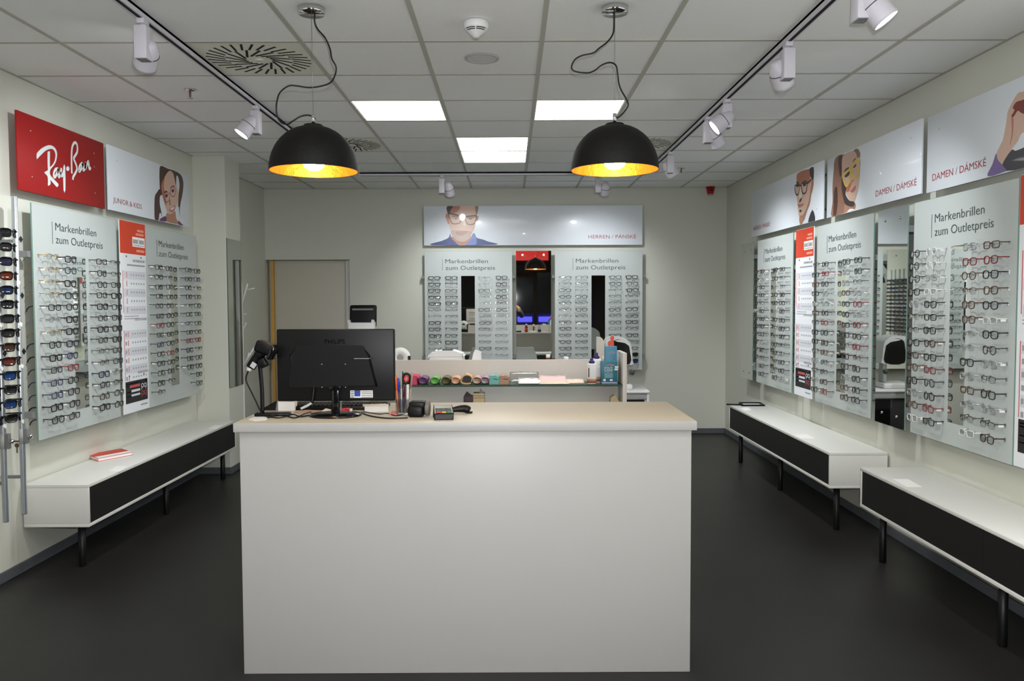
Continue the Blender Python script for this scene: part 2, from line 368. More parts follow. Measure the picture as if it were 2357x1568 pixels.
def spot(label, x, y, aim, side=(0, 1), watt=1.0, cone=105, group='white track spotlights'):
    t = thing('track_spotlight', label, 'spotlight', (x, y, 2.812), 0, group)
    a = Vector(aim).normalized(); sx, sy = side
    MB().rbox(-.017, .017, -.03, .03, -.022, 0.002, .003).lathe([(0.012, -0.034), (0.012, -0.02)], 12).build('adapter', lav_white, t)
    MB().rbox(-.028, .028, -.036, .036, -.178, -.032, .003).build('gear_box', lav_white, t)
    MB().box(-.022, .022, -.03, .03, -.1795, -.1775).build('box_underside', mid_grey, t)
    pv = Vector((sx * 0.075, sy * 0.075, -0.145))
    MB().tube([(sx * .03, sy * .03, -.145), tuple(pv)], 0.011, 8).build('pivot', lav_white, t)
    M = aimM(pv - a * 0.01, a)
    hd = MB().lathe([(0.0, 0.078), (0.022, 0.078), (0.03, 0.07), (0.047, 0.03), (0.05, 0.0), (0.052, -0.05), (0.054, -0.064), (0.048, -0.064), (0.046, -0.052), (0.0, -0.05)], 26, M=M).build('head', lav_white, t)
    fins = MB()
    for q in range(7):
        fins.lathe([(0.0495 - q * .0033, 0.012 + q * .008), (0.0512 - q * .0033, 0.0125 + q * .008), (0.0495 - q * .0033, 0.0155 + q * .008)], 26, M=M)
    fins.build('cooling_fins', dark_grey, hd)
    MB().lathe([(0.0, -0.056), (0.046, -0.056)], 26, M=M).build('lens', spot_glow, hd)
    L = lamp('spot_beam', 'SPOT', (0, 0, 0), SPOT_W * watt, (0.93, 0.965, 1.0), t, spot_size=radians(cone), spot_blend=1.0, shadow_soft_size=0.04)
    L.matrix_local = aimM(pv + a * 0.075, a)
    return t
spot('white track spotlight nearest above the red sign, back turned to the viewer', -1.636, 3.73, (-1.0, 1.4, -1.05), (-.2, .9), 1.25, 88)
spot('lit white track spotlight above the kids sign, left of the pendant', -1.636, 5.36, (-1.0, -.45, -1.5), (-.7, -.5), 0.4, 96)
spot('lit white track spotlight cut off by the upper picture edge', 1.37, 3.24, (1.0, -.3, -1.4), (.7, -.3), 0.6, 94)
spot('white track spotlight with finned head, second along the right-hand track', 1.37, 4.09, (1.0, 1.0, -1.4), (-.1, .9), 0.85, 94)
spot('lit white track spotlight turned towards the pendant lamp', 1.37, 5.23, (-1.0, 0.05, -0.8), (-.5, -.2), 0.7)
spot('narrow white track spotlight right behind the lit one on the right-hand track', 1.37, 5.72, (1.0, .8, -1.4), (.8, .2), 0.95, 98)
spot('small white track spotlight beside the rim of the right-hand pendant', 1.37, 7.05, (1.0, 0.3, -1.4), (.2, .9), 1.0, 98)
spot('white spotlight above the grey-haired man on the back wall sign', -0.68, 8.31, (0.12, .9, -0.95), (.95, .1), 0.7, 96)
spot('white spotlight above the plain end of the back wall sign', 0.89, 8.31, (-0.02, .9, -0.95), (.95, .1), 0.7, 96)
spot('track spotlight near the shop entrance on the sunglasses side', -1.636, 2.3, (-1.0, -.2, -1.5), (-.5, .5), 0.15)
spot('track spotlight near the shop entrance on the side of the near bench', 1.37, 2.2, (1.0, .2, -1.3), (.5, .5), 0.6)

# ---- pendants
gold_m = mat('gold_leaf', (226, 134, 44), 0.38, metal=0.55, var=0.35, vscale=30, bump=0.25, bscale=60)
shade_m = mat('shade_black', (9, 8, 7), 0.6, spec=0.3, var=0.25, vscale=40, bump=0.25, bscale=140)
bulb_m = mat('bulb_glow', (255, 240, 210), 0.4, emit=(255, 222, 160), estr=55.0)
def pendant(label, x, y, cord):
    t = thing('pendant_lamp', label, 'pendant lamp', (x, y, 2.13), 0, 'black dome pendants over the counter')
    R, H = 0.195, 0.2
    prof = [(0.024 if k == 12 else R * cos(pi / 2 * k / 12) ** 0.92, H * sin(pi / 2 * k / 12)) for k in range(13)]
    MB().lathe([(max(r, .022), z) for r, z in prof], 48, cap=False).build('shade', shade_m, t)
    MB().lathe([(max(r - .004, .02), max(z - .003, 0)) for r, z in prof], 48, cap=False).lathe([(R, 0), (R - .004, 0.0)], 48, cap=False).build('shade_lining', gold_m, t)
    MB().lathe([(0.045, H - .006), (0.04, H + .004), (0.012, H + .01), (0.0, H + .01)], 20).build('shade_cap', shade_m, t)
    MB().lathe([(0.0085, H + .004), (0.0085, H + .05), (0.0, H + .052)], 12).build('stem', chrome, t)
    MB().lathe([(0.018, 0.19), (0.018, 0.118), (0.014, 0.115)], 14).build('socket', black_pl, t)
    MB().lathe([(0.012, 0.118), (0.022, 0.1), (0.045, 0.066), (0.05, 0.046), (0.044, 0.02), (0.025, 0.006), (0.0, 0.002)], 20).build('bulb', bulb_m, t)
    zc = CEIL - 2.13
    MB().lathe([(0.0, zc - .026), (0.056, zc - .026), (0.06, zc - .022), (0.06, zc)], 32).build('canopy', chrome, t)
    MB().tube([(0, 0, H + .05), (0, 0, zc - .026)], 0.0009, 6).build('steel_wire', steel, t)
    pts = []
    for k, (px, py) in enumerate(cord):
        p = at(px, py, y + 0.018 * sin(k * 0.9) * (0 if k in (0, len(cord) - 1) else 1)); pts.append((p.x - x, p.y - y, p.z - 2.13))
    pts[0] = (pts[0][0], 0, zc - .026); pts[-1] = (0.008, 0, H + .03)
    MB().tube(smooth_path(pts, 5), 0.0036, 8).build('cord', mat('cord_black', (16, 16, 16), 0.5), t)
cl = [(1085, 100), (1085, 180), (1110, 240), (1170, 310), (1210, 400), (1225, 480), (1260, 550), (1250, 620), (1210, 680), (1120, 710), (1030, 718), (940, 705), (870, 705), (800, 760), (775, 830), (770, 900), (780, 960), (810, 1005), (860, 1020), (910, 990), (970, 955), (1030, 945), (1075, 960), (1085, 1000)]
cr = [(1650, 100), (1652, 180), (1645, 270), (1600, 340), (1530, 395), (1480, 435), (1390, 455), (1330, 490), (1303, 550), (1330, 585), (1430, 598), (1490, 580), (1550, 535), (1615, 513), (1665, 535), (1680, 600), (1690, 680), (1710, 740), (1750, 810), (1768, 860), (1745, 905), (1705, 950), (1680, 990)]
pendant('black dome pendant with gold lining above the computer monitor', -0.870, 3.68, [(420 + a / 3.564, b / 3.564) for a, b in cl])
pendant('black dome pendant with gold lining above the empty end of the counter', 0.468, 3.68, [(950 + a / 3.564, b / 3.564) for a, b in cr])

# ================================================================== counter and benches
t = thing('sales_counter', 'tall white sales counter with a plain front panel in the middle of the shop', 'counter', (0, 0, 0))
MB().rbox(-1.115, 0.745, 3.350, 3.372, 0.0, 1.018, 0.0015).build('front_panel', counter_m, t)
MB().rbox(-1.115, -1.093, 3.373, 3.96, 0.0, 1.018, 0.0015).build('side_panel', counter_m, t)
MB().rbox(0.723, 0.745, 3.373, 3.96, 0.0, 1.018, 0.0015).build('side_panel', counter_m, t)
MB().box(-1.092, 0.722, 3.373, 3.93, 0.62, 0.64).build('inner_shelf', counter_m, t)
wt = MB().rbox(-1.134, 0.763, 3.33, 3.992, 1.018, 1.055, 0.0015).build('counter_worktop', [top_m, counter_m], None)
for f_ in wt.data.polygons:
    if abs(f_.normal.z) < 0.5: f_.material_index = 1
tag(wt, 'pale beige worktop slab lying on the white sales counter', 'worktop')
def bench(label, side, xf, y0, y1, zt, zb, legs, ndoor):
    """xf: front face; side -1 stands at the left-hand wall, +1 at the right-hand wall"""
    wall = WALL_L + 0.0125 if side < 0 else WALL_R - 0.0125
    t = thing('display_bench', label, 'bench', ((xf + wall) / 2, (y0 + y1) / 2, 0), 0, 'low white benches with black fronts along the walls')
    cx, cy = (xf + wall) / 2, (y0 + y1) / 2; a, b = sorted((xf, wall)); ax, bx = a - cx, b - cx; L = (y1 - y0) / 2
    MB().rbox(ax, bx, -L, L, zt - .018, zt, .001).build('top_board', white_lam, t)
    MB().rbox(ax, bx, -L, L, zb, zb + .018, .001).build('bottom_board', white_lam, t)
    MB().rbox(ax, bx, -L, -L + .018, zb + .0185, zt - .0185, .001).build('end_panel', white_lam, t)
    MB().rbox(ax, bx, L - .018, L, zb + .0185, zt - .0185, .001).build('end_panel', white_lam, t)
    fx = (xf - cx); d = -side
    for k in range(ndoor):
        q0 = -L + .020 + k * (2 * L - .04) / ndoor + .0015; q1 = -L + .020 + (k + 1) * (2 * L - .04) / ndoor - .0015
        xx = sorted((fx - d * .003, fx - d * .021)); MB().box(xx[0], xx[1], q0, q1, zb + .020, zt - .020).build('door', black_front, t)
    for ly in legs:
        MB().lathe([(0.017, 0.0), (0.02, 0.004), (0.02, zb), (0.0, zb)], 14, M=T(fx - d * 0.09, ly - cy, 0)).build('leg', black_metal, t)
    return t
bench('white bench with black front beneath the red sign and the kids sign', -1, -2.432, 4.674, 7.215, 0.503, 0.256, (4.765, 5.94, 7.123), 3)
bench('farther of the two white benches with black fronts, holding a black frame', 1, 2.105, 5.357, 7.85, 0.541, 0.304, (5.46, 6.605, 7.754), 3)
bench('nearest white bench with black front, cut off by the picture edge', 1, 2.105, 2.33, 4.885, 0.541, 0.304, (2.42, 3.59, 4.769), 2)
# ================================================================== signs, boards, posters and mirrors on the walls
PC = {'skin': (206, 172, 152), 'skinlt': (224, 204, 192), 'skindk': (168, 122, 98), 'skinred': (178, 112, 86), 'hairdk': (58, 46, 44), 'hairgr': (140, 118, 102), 'hairbr': (72, 44, 38),
      'hairlb': (136, 98, 78), 'hairred': (120, 44, 34), 'denim': (66, 78, 124), 'denimlt': (104, 122, 176), 'stubble': (176, 156, 146), 'lip': (176, 108, 104), 'lipman': (168, 130, 120), 'white': (232, 234, 236),
      'purple': (96, 42, 96), 'purplelt': (112, 92, 146), 'pink': (168, 104, 122), 'suit': (42, 40, 50), 'yellow': (214, 186, 52)}
LOGO={'P':[[(0.18,0.201),(0.18,0.224),(0.188,0.238),(0.224,0.265),(0.27,0.289),(0.307,0.303),(0.34,0.307),(0.369,0.303),(0.39,0.289),(0.398,0.267),(0.391,0.238),(0.377,0.212),(0.355,0.19),(0.333,0.173),(0.318,0.159),(0.313,0.146),(0.316,0.129),(0.338,0.116),(0.375,0.1),(0.402,0.087),(0.399,0.076),(0.388,0.067),(0.373,0.07),(0.316,0.099),(0.318,0.085),(0.311,0.07),(0.29,0.061),(0.287,0.067),(0.289,0.093),(0.286,0.115),(0.273,0.124),(0.255,0.132),(0.263,0.14),(0.291,0.153),(0.291,0.166),(0.291,0.202),(0.294,0.258),(0.303,0.265),(0.317,0.269),(0.32,0.26),(0.315,0.183),(0.321,0.178),(0.342,0.193),(0.365,0.217),(0.377,0.245),(0.378,0.263),(0.37,0.278),(0.356,0.286),(0.335,0.286),(0.306,0.278),(0.272,0.263),(0.235,0.238),(0.202,0.214),(0.185,0.201)],[(0.462,0.198),(0.484,0.205),(0.479,0.061),(0.457,0.059)],[(0.515,0.213),(0.529,0.209),(0.533,0.2),(0.527,0.189),(0.513,0.183),(0.5,0.185),(0.495,0.194),(0.501,0.206)]],'S':[[(0.559,0.175),(0.559,0.223),(0.563,0.296),(0.572,0.339),(0.592,0.367),(0.611,0.376),(0.627,0.371),(0.635,0.35),(0.631,0.323),(0.612,0.3),(0.591,0.279),(0.588,0.27),(0.604,0.25),(0.619,0.228),(0.62,0.209),(0.6,0.182),(0.574,0.156),(0.571,0.137)],[(0.405,0.178),(0.379,0.173),(0.358,0.151),(0.353,0.13),(0.361,0.122),(0.379,0.136),(0.397,0.16),(0.405,0.179),(0.403,0.149),(0.407,0.132),(0.42,0.14),(0.432,0.165)],[(0.44,0.19),(0.433,0.158),(0.441,0.141),(0.458,0.16),(0.478,0.201)],[(0.693,0.263),(0.662,0.243),(0.647,0.218),(0.649,0.201),(0.669,0.217),(0.689,0.245),(0.696,0.261),(0.695,0.233),(0.702,0.218),(0.716,0.229),(0.734,0.273),(0.729,0.251),(0.726,0.231),(0.747,0.262),(0.766,0.285),(0.771,0.268),(0.773,0.243),(0.783,0.238),(0.795,0.252)]]}
PORTRAITS={
'man1':[
('p','denim',[(0.09,0.005),(0.199,0.051),(0.279,0.087),(0.302,0.135),(0.313,0.09),(0.364,0.033),(0.415,0.003),(0.472,0.003),(0.518,0.055),(0.569,0.143),(0.603,0.089),(0.677,0.066),(0.734,0.043),(0.819,0.006)]),
('p','denimlt',[(0.472,0.006),(0.518,0.055),(0.569,0.141),(0.597,0.089),(0.594,0.007)]),
('p','skindk',[(0.307,0.101),(0.541,0.1),(0.5,0.033),(0.472,0.006),(0.415,0.006),(0.358,0.039),(0.319,0.084)]),
('p','skin',[(0.281,0.445),(0.6,0.445),(0.605,0.349),(0.59,0.281),(0.581,0.202),(0.546,0.129),(0.506,0.067),(0.449,0.044),(0.381,0.056),(0.324,0.113),(0.297,0.203),(0.283,0.282),(0.275,0.362)]),
('p','skinred',[(0.333,0.444),(0.418,0.444),(0.383,0.384),(0.315,0.364),(0.292,0.395)]),
('p','hairdk',[(0.267,0.444),(0.338,0.444),(0.31,0.407),(0.295,0.35),(0.272,0.372)]),
('p','hairgr',[(0.588,0.445),(0.625,0.445),(0.617,0.383),(0.601,0.341),(0.591,0.394)]),
('p','skinred',[(0.284,0.359),(0.261,0.364),(0.249,0.328),(0.263,0.277),(0.286,0.243),(0.295,0.305)]),
('p','skindk',[(0.599,0.332),(0.623,0.332),(0.624,0.304),(0.607,0.276),(0.593,0.276)]),
('p','stubble',[(0.308,0.158),(0.365,0.175),(0.513,0.163),(0.552,0.146),(0.5,0.063),(0.449,0.045),(0.381,0.057),(0.33,0.107)]),
('p','lipman',[(0.365,0.158),(0.427,0.163),(0.51,0.162),(0.461,0.121),(0.41,0.113),(0.37,0.129)]),
('p','skinlt',[(0.442,0.305),(0.468,0.293),(0.482,0.225),(0.453,0.231)]),
('p','skindk',[(0.326,0.339),(0.417,0.333),(0.414,0.316),(0.337,0.322)]),
('p','skindk',[(0.485,0.324),(0.57,0.327),(0.565,0.31),(0.496,0.307)]),
('p','hairdk',[(0.383,0.302),(0.38,0.299),(0.374,0.297),(0.366,0.296),(0.357,0.297),(0.351,0.299),(0.349,0.302),(0.351,0.305),(0.357,0.307),(0.366,0.308),(0.374,0.307),(0.38,0.305)]),
('p','hairdk',[(0.55,0.301),(0.548,0.298),(0.542,0.296),(0.533,0.295),(0.525,0.296),(0.519,0.298),(0.516,0.301),(0.519,0.305),(0.525,0.307),(0.533,0.308),(0.542,0.307),(0.548,0.304)]),
('c','hairdk',[(0.292,0.362),(0.417,0.338),(0.428,0.31),(0.405,0.254),(0.331,0.248),(0.309,0.282)],0.008),
('c','hairdk',[(0.479,0.327),(0.585,0.335),(0.599,0.321),(0.581,0.253),(0.519,0.236),(0.485,0.27)],0.008),
('s','hairdk',[(0.281,0.364),(0.315,0.359),(0.417,0.333),(0.451,0.33),(0.479,0.33),(0.542,0.335),(0.605,0.338)],0.012),
],
'kids':[
('p','hairbr',[(1.15,0.436),(1.204,0.433),(1.258,0.419),(1.293,0.373),(1.284,0.305),(1.257,0.243),(1.227,0.191),(1.21,0.142),(1.205,0.097),(1.224,0.072),(1.198,0.097),(1.195,0.148),(1.174,0.156),(1.182,0.204),(1.195,0.272),(1.217,0.333),(1.201,0.382),(1.176,0.407),(1.139,0.401)]),
('p','hairbr',[(0.824,0.25),(0.774,0.22),(0.732,0.184),(0.721,0.128),(0.717,0.063),(0.723,0.004),(0.785,0.005),(0.804,0.052),(0.829,0.065),(0.852,0.036),(0.839,0.083),(0.817,0.132),(0.825,0.195),(0.871,0.215)]),
('p','skindk',[(0.946,0.074),(1.096,0.118),(1.128,0.053),(1.171,0.01),(0.917,0.009),(0.928,0.04)]),
('p','purple',[(0.794,0.006),(0.92,0.05),(0.927,0.008)]),
('p','purple',[(1.172,0.039),(1.235,0.02),(1.272,0.008),(1.17,0.006)]),
('p','skin',[(0.853,0.33),(0.939,0.385),(1.009,0.424),(1.095,0.409),(1.129,0.371),(1.144,0.323),(1.177,0.276),(1.183,0.223),(1.133,0.144),(1.086,0.103),(1.033,0.079),(0.972,0.073),(0.94,0.105),(0.908,0.143),(0.877,0.181),(0.856,0.234),(0.842,0.28)]),
('p','skinred',[(0.853,0.327),(0.921,0.361),(0.9,0.289),(0.914,0.242),(0.943,0.158),(0.925,0.138),(0.886,0.182),(0.856,0.234)]),
('p','hairbr',[(0.847,0.434),(0.984,0.434),(1.146,0.436),(1.147,0.388),(1.135,0.321),(1.111,0.376),(1.078,0.417),(1.009,0.421),(0.921,0.361),(0.85,0.282),(0.867,0.215),(0.831,0.231),(0.823,0.298),(0.824,0.367)]),
('p','hairbr',[(0.9,0.222),(0.91,0.245),(0.957,0.254),(0.965,0.247),(0.922,0.236)]),
('p','hairbr',[(1.018,0.277),(1.046,0.304),(1.099,0.316),(1.107,0.31),(1.054,0.296)]),
('p','hairdk',[(0.97,0.217),(0.966,0.21),(0.957,0.204),(0.945,0.2),(0.933,0.201),(0.925,0.205),(0.922,0.211),(0.926,0.219),(0.935,0.225),(0.947,0.228),(0.959,0.228),(0.967,0.224)]),
('p','hairdk',[(1.095,0.273),(1.091,0.265),(1.081,0.259),(1.069,0.255),(1.057,0.255),(1.048,0.259),(1.045,0.266),(1.049,0.274),(1.058,0.28),(1.071,0.284),(1.083,0.284),(1.092,0.28)]),
('c','pink',[(0.999,0.209),(0.992,0.188),(0.972,0.172),(0.947,0.164),(0.923,0.166),(0.906,0.178),(0.901,0.196),(0.908,0.216),(0.927,0.233),(0.952,0.241),(0.976,0.239),(0.994,0.227)],0.01),
('c','pink',[(1.124,0.269),(1.116,0.249),(1.096,0.231),(1.069,0.223),(1.043,0.225),(1.024,0.237),(1.018,0.255),(1.027,0.276),(1.047,0.293),(1.073,0.302),(1.1,0.3),(1.118,0.289)],0.01),
('s','pink',[(0.997,0.238),(1.021,0.249)],0.01),
('p','skindk',[(0.988,0.198),(1.013,0.198),(1.024,0.153),(0.993,0.146)]),
('p','lip',[(0.99,0.114),(1.035,0.126),(1.103,0.159),(1.097,0.129),(1.047,0.095),(1.008,0.098)]),
('p','white',[(1.009,0.114),(1.044,0.127),(1.093,0.145),(1.07,0.123),(1.034,0.112)]),
],
'man2':[
('p','suit',[(1.572,0.001),(1.664,0.095),(1.725,0.001)]),
('p','skindk',[(1.37,0.065),(1.5,0.048),(1.454,0.016),(1.435,0.002),(1.386,0.005)]),
('p','skin',[(1.306,0.439),(1.601,0.429),(1.657,0.385),(1.641,0.338),(1.659,0.326),(1.644,0.255),(1.624,0.192),(1.603,0.144),(1.549,0.1),(1.495,0.045),(1.429,0.035),(1.359,0.076),(1.332,0.142),(1.32,0.195),(1.299,0.239),(1.272,0.298),(1.294,0.372)]),
('p','skinred',[(1.317,0.434),(1.583,0.425),(1.604,0.354),(1.551,0.315),(1.446,0.343),(1.32,0.333)]),
('p','skindk',[(1.429,0.036),(1.369,0.075),(1.456,0.077),(1.539,0.128),(1.592,0.196),(1.612,0.26),(1.64,0.249),(1.624,0.192),(1.603,0.144),(1.549,0.1),(1.495,0.045)]),
('p','hairdk',[(1.583,0.429),(1.679,0.428),(1.677,0.323),(1.645,0.344),(1.603,0.374),(1.593,0.408)]),
('p','skinred',[(1.641,0.328),(1.682,0.322),(1.671,0.268),(1.636,0.223),(1.617,0.259),(1.629,0.297)]),
('p','hairdk',[(1.294,0.372),(1.359,0.345),(1.295,0.353)]),
('p','hairdk',[(1.427,0.346),(1.493,0.353),(1.559,0.333),(1.494,0.343)]),
('p','skinlt',[(1.375,0.305),(1.409,0.304),(1.431,0.229),(1.354,0.229)]),
('p','hairdk',[(1.36,0.19),(1.388,0.214),(1.427,0.215),(1.394,0.19)]),
('p','lip',[(1.331,0.18),(1.405,0.168),(1.472,0.168),(1.453,0.152),(1.376,0.143),(1.347,0.154)]),
('p','hairdk',[(1.372,0.123),(1.421,0.121),(1.412,0.102),(1.383,0.105)]),
('p','hairdk',[(1.518,0.313),(1.513,0.307),(1.5,0.305),(1.481,0.306),(1.462,0.31),(1.448,0.317),(1.442,0.323),(1.447,0.328),(1.461,0.331),(1.48,0.33),(1.499,0.325),(1.513,0.319)]),
('p','hairdk',[(1.35,0.326),(1.346,0.321),(1.336,0.319),(1.321,0.32),(1.306,0.323),(1.295,0.328),(1.29,0.334),(1.294,0.339),(1.305,0.341),(1.32,0.34),(1.335,0.337),(1.346,0.332)]),
('c','suit',[(1.255,0.339),(1.37,0.33),(1.361,0.286),(1.338,0.258),(1.283,0.269)],0.012),
('c','suit',[(1.413,0.334),(1.536,0.323),(1.538,0.286),(1.511,0.25),(1.44,0.257)],0.012),
('s','suit',[(1.37,0.327),(1.413,0.324)],0.012),
('s','suit',[(1.536,0.322),(1.578,0.324),(1.645,0.341)],0.014),
],
'dam1':[
('p','hairlb',[(0.154,0.428),(0.313,0.428),(0.34,0.388),(0.291,0.316),(0.287,0.197),(0.334,0.104),(0.353,0.05),(0.329,0.004),(0.098,-0.004),(0.112,0.113),(0.107,0.222),(0.122,0.328)]),
('p','hairbr',[(0.208,0.426),(0.278,0.424),(0.282,0.317),(0.249,0.273),(0.22,0.348)]),
('p','hairbr',[(0.136,0.182),(0.19,0.211),(0.212,0.101),(0.18,0.002),(0.134,0.003)]),
('p','skindk',[(0.344,0.068),(0.51,0.059),(0.512,0.008),(0.388,0.008),(0.337,0.006)]),
('p','white',[(0.388,0.007),(0.438,0.023),(0.504,0.012),(0.512,0.007)]),
('p','skin',[(0.279,0.398),(0.338,0.428),(0.479,0.424),(0.529,0.399),(0.546,0.369),(0.579,0.323),(0.582,0.24),(0.569,0.175),(0.547,0.121),(0.501,0.067),(0.436,0.074),(0.367,0.135),(0.296,0.196),(0.283,0.303)]),
('p','hairdk',[(0.284,0.268),(0.365,0.187),(0.349,0.137),(0.419,0.083),(0.501,0.065),(0.487,0.031),(0.352,0.064),(0.307,0.125),(0.278,0.199)]),
('p','hairlb',[(0.479,0.425),(0.539,0.426),(0.58,0.393),(0.581,0.359),(0.538,0.37),(0.521,0.4)]),
('p','hairdk',[(0.309,0.299),(0.343,0.318),(0.401,0.322),(0.402,0.312),(0.352,0.303)]),
('p','hairdk',[(0.466,0.342),(0.49,0.362),(0.53,0.365),(0.506,0.356)]),
('p','skinred',[(0.373,0.193),(0.431,0.205),(0.456,0.198),(0.416,0.152),(0.366,0.152)]),
('p','hairdk',[(0.332,0.264),(0.361,0.284),(0.419,0.289),(0.412,0.266),(0.362,0.256)]),
('p','hairdk',[(0.476,0.307),(0.516,0.324),(0.532,0.315),(0.508,0.302)]),
('p','skinred',[(0.439,0.204),(0.479,0.225),(0.492,0.213),(0.472,0.206)]),
('p','lip',[(0.433,0.148),(0.465,0.159),(0.521,0.177),(0.526,0.164),(0.515,0.142),(0.466,0.132)]),
('c','yellow',[(0.302,0.269),(0.369,0.29),(0.431,0.299),(0.43,0.226),(0.373,0.193),(0.338,0.211)],0.016),
('c','yellow',[(0.464,0.302),(0.475,0.327),(0.57,0.348),(0.58,0.29),(0.543,0.236),(0.495,0.24)],0.016),
('s','yellow',[(0.419,0.302),(0.468,0.308)],0.024),
],
'dam2':[
('p','skin',[(0.686,0.108),(0.718,0.146),(0.738,0.173),(0.761,0.252),(0.769,0.293),(0.807,0.335),(0.846,0.362),(0.875,0.361),(0.97,0.337),(0.994,0.187),(0.884,0.166),(0.855,0.135),(0.807,0.105),(0.769,0.054),(0.733,0.046),(0.695,0.075)]),
('p','skinred',[(0.8,0.267),(0.815,0.264),(0.816,0.179),(0.791,0.123),(0.806,0.187)]),
('p','suit',[(0.736,0.045),(0.807,0.102),(0.837,0.093),(0.887,0.095),(0.952,0.093),(0.979,-0.002),(0.766,0.009)]),
('p','purplelt',[(0.683,0.109),(0.695,0.078),(0.733,0.046),(0.77,0.013),(0.76,0.007),(0.614,0.006),(0.653,0.06)]),
('p','hairred',[(0.809,0.302),(0.833,0.323),(0.877,0.322),(0.943,0.312),(0.946,0.241),(0.88,0.262),(0.849,0.28),(0.821,0.26),(0.8,0.264),(0.824,0.289)]),
],
}
def smooth2(pts, n=3): return [(p.x, p.y) for p in smooth_path([(a, b, 0) for a, b in pts], n, True)]
def portrait(parent, key, w_, h_, name):
    mb = MB(); names = []; y = -0.0008
    for it in PORTRAITS[key]:
        kind, cname, pts = it[:3]
        if cname not in names: names.append(cname)
        mi = names.index(cname); y -= 0.00012
        clip = lambda p: (min(max(p[0], 0.001), w_ - .001), min(max(p[1], 0.001), h_ - .001))
        if kind == 'p': mb.flat([clip(p) for p in smooth2(pts, 3)], y, mi)
        else:
            A, B = ribbon(pts, it[3], kind == 'c'); N = len(A)
            v = [(p.x, y, p.y) for p in A] + [(p.x, y, p.y) for p in B]
            mb.add(v, [(i, (i + 1) % N, N + (i + 1) % N, N + i) for i in range(N if kind == 'c' else N - 1)], mi)
    return mb.build(name, [mat('print_' + n, PC[n], 0.35, coat=0.15) for n in names], parent)
def sign(label, wall, edge, z0, w_, h_, bm, off=0.08, name='wall_sign'):
    t = wall_thing(name, label, 'sign', wall, edge, z0, off, 'long signs above the display boards')
    MB().rbox(0, w_, 0, 0.012, 0, h_, 0.0015).build('board', bm, t)
    for u, v in ((.16, .09), (w_ - .16, .09), (.16, h_ - .09), (w_ - .16, h_ - .09)):
        MB().lathe([(0.012, 0.012), (0.012, off)], 10, M=RX(-pi / 2) @ T(0, 0, 0) if False else T(u, 0, v) @ RX(-pi / 2)).build('standoff', steel, t)
        MB().lathe([(0.0, -0.0015), (0.004, -0.0012), (0.0045, 0.0)], 8, M=T(u + (-.03 if u < .5 else .03), 0, v) @ RX(-pi / 2)).build('screw', lt_grey, t)
    return t
t = sign('red sign with white script lettering on the sunglasses side', 'L', 4.62, 2.183, 0.975, 0.441, red_sign)
mb = MB()
for p in LOGO['P']: mb.flat(smooth2(p, 2), -0.0012)
for p in LOGO['S']:
    A, B = ribbon(p, 0.024 if p[0][1] < 0.15 and len(p) == 18 else 0.018); N = len(A); mb.add([(q.x, -0.0013, q.y) for q in A] + [(q.x, -0.0013, q.y) for q in B], [(i, i + 1, N + i + 1, N + i) for i in range(N - 1)])
mb.build('script_lettering', mat('logo_white', (214, 222, 220), 0.4), t)
MB().lathe([(0, 0), (0.004, 0)], 10, M=T(0.842, -0.0012, 0.262) @ RX(pi / 2)).build('registered_mark', MATS['logo_white'], t)
t = sign('white kids sign with a smiling girl in pigtails and glasses', 'L', 5.65, 2.186, 1.425, 0.444, sign_m)
portrait(t, 'kids', 1.425, .444, 'girl_print'); print_text(t, 'lettering', 'JUNIOR & KIDS', 0.059, 0.057, 0.44, 0.038, text_red, thin=0.006)
t = sign('white sign with a dark-haired man in glasses, farthest on its wall', 'R', 8.25, 2.175, 1.885, 0.45, sign_m)
portrait(t, 'man2', 1.885, .45, 'man_print'); print_text(t, 'lettering', 'HERREN / PÁNSKÉ', 0.077, 0.062, 0.521, 0.042, text_red, thin=0.006)
t = sign('white sign with a long-haired woman in yellow glasses', 'R', 6.29, 2.172, 1.435, 0.44, sign_m)
portrait(t, 'dam1', 1.435, .44, 'woman_print'); print_text(t, 'lettering', 'DAMEN / DÁMSKÉ', 0.839, 0.057, 0.547, 0.042, text_red, thin=0.006)
t = sign('nearest white sign, showing a raised arm in a purple cuff', 'R', 4.79, 2.165, 1.435, 0.435, sign_m)
portrait(t, 'dam2', 1.435, .435, 'arm_print'); print_text(t, 'lettering', 'DAMEN / DÁMSKÉ', 0.067, 0.061, 0.53, 0.041, text_red, thin=0.006)
t = sign('long white sign with a grey-haired man in a denim shirt on the back wall', 'B', -0.982, 2.187, 2.5, 0.45, sign_m, 0.07)
portrait(t, 'man1', 2.5, .45, 'man_print'); print_text(t, 'lettering', 'HERREN / PÁNSKÉ', 1.882, 0.074, 0.547, 0.043, text_red, thin=0.006)

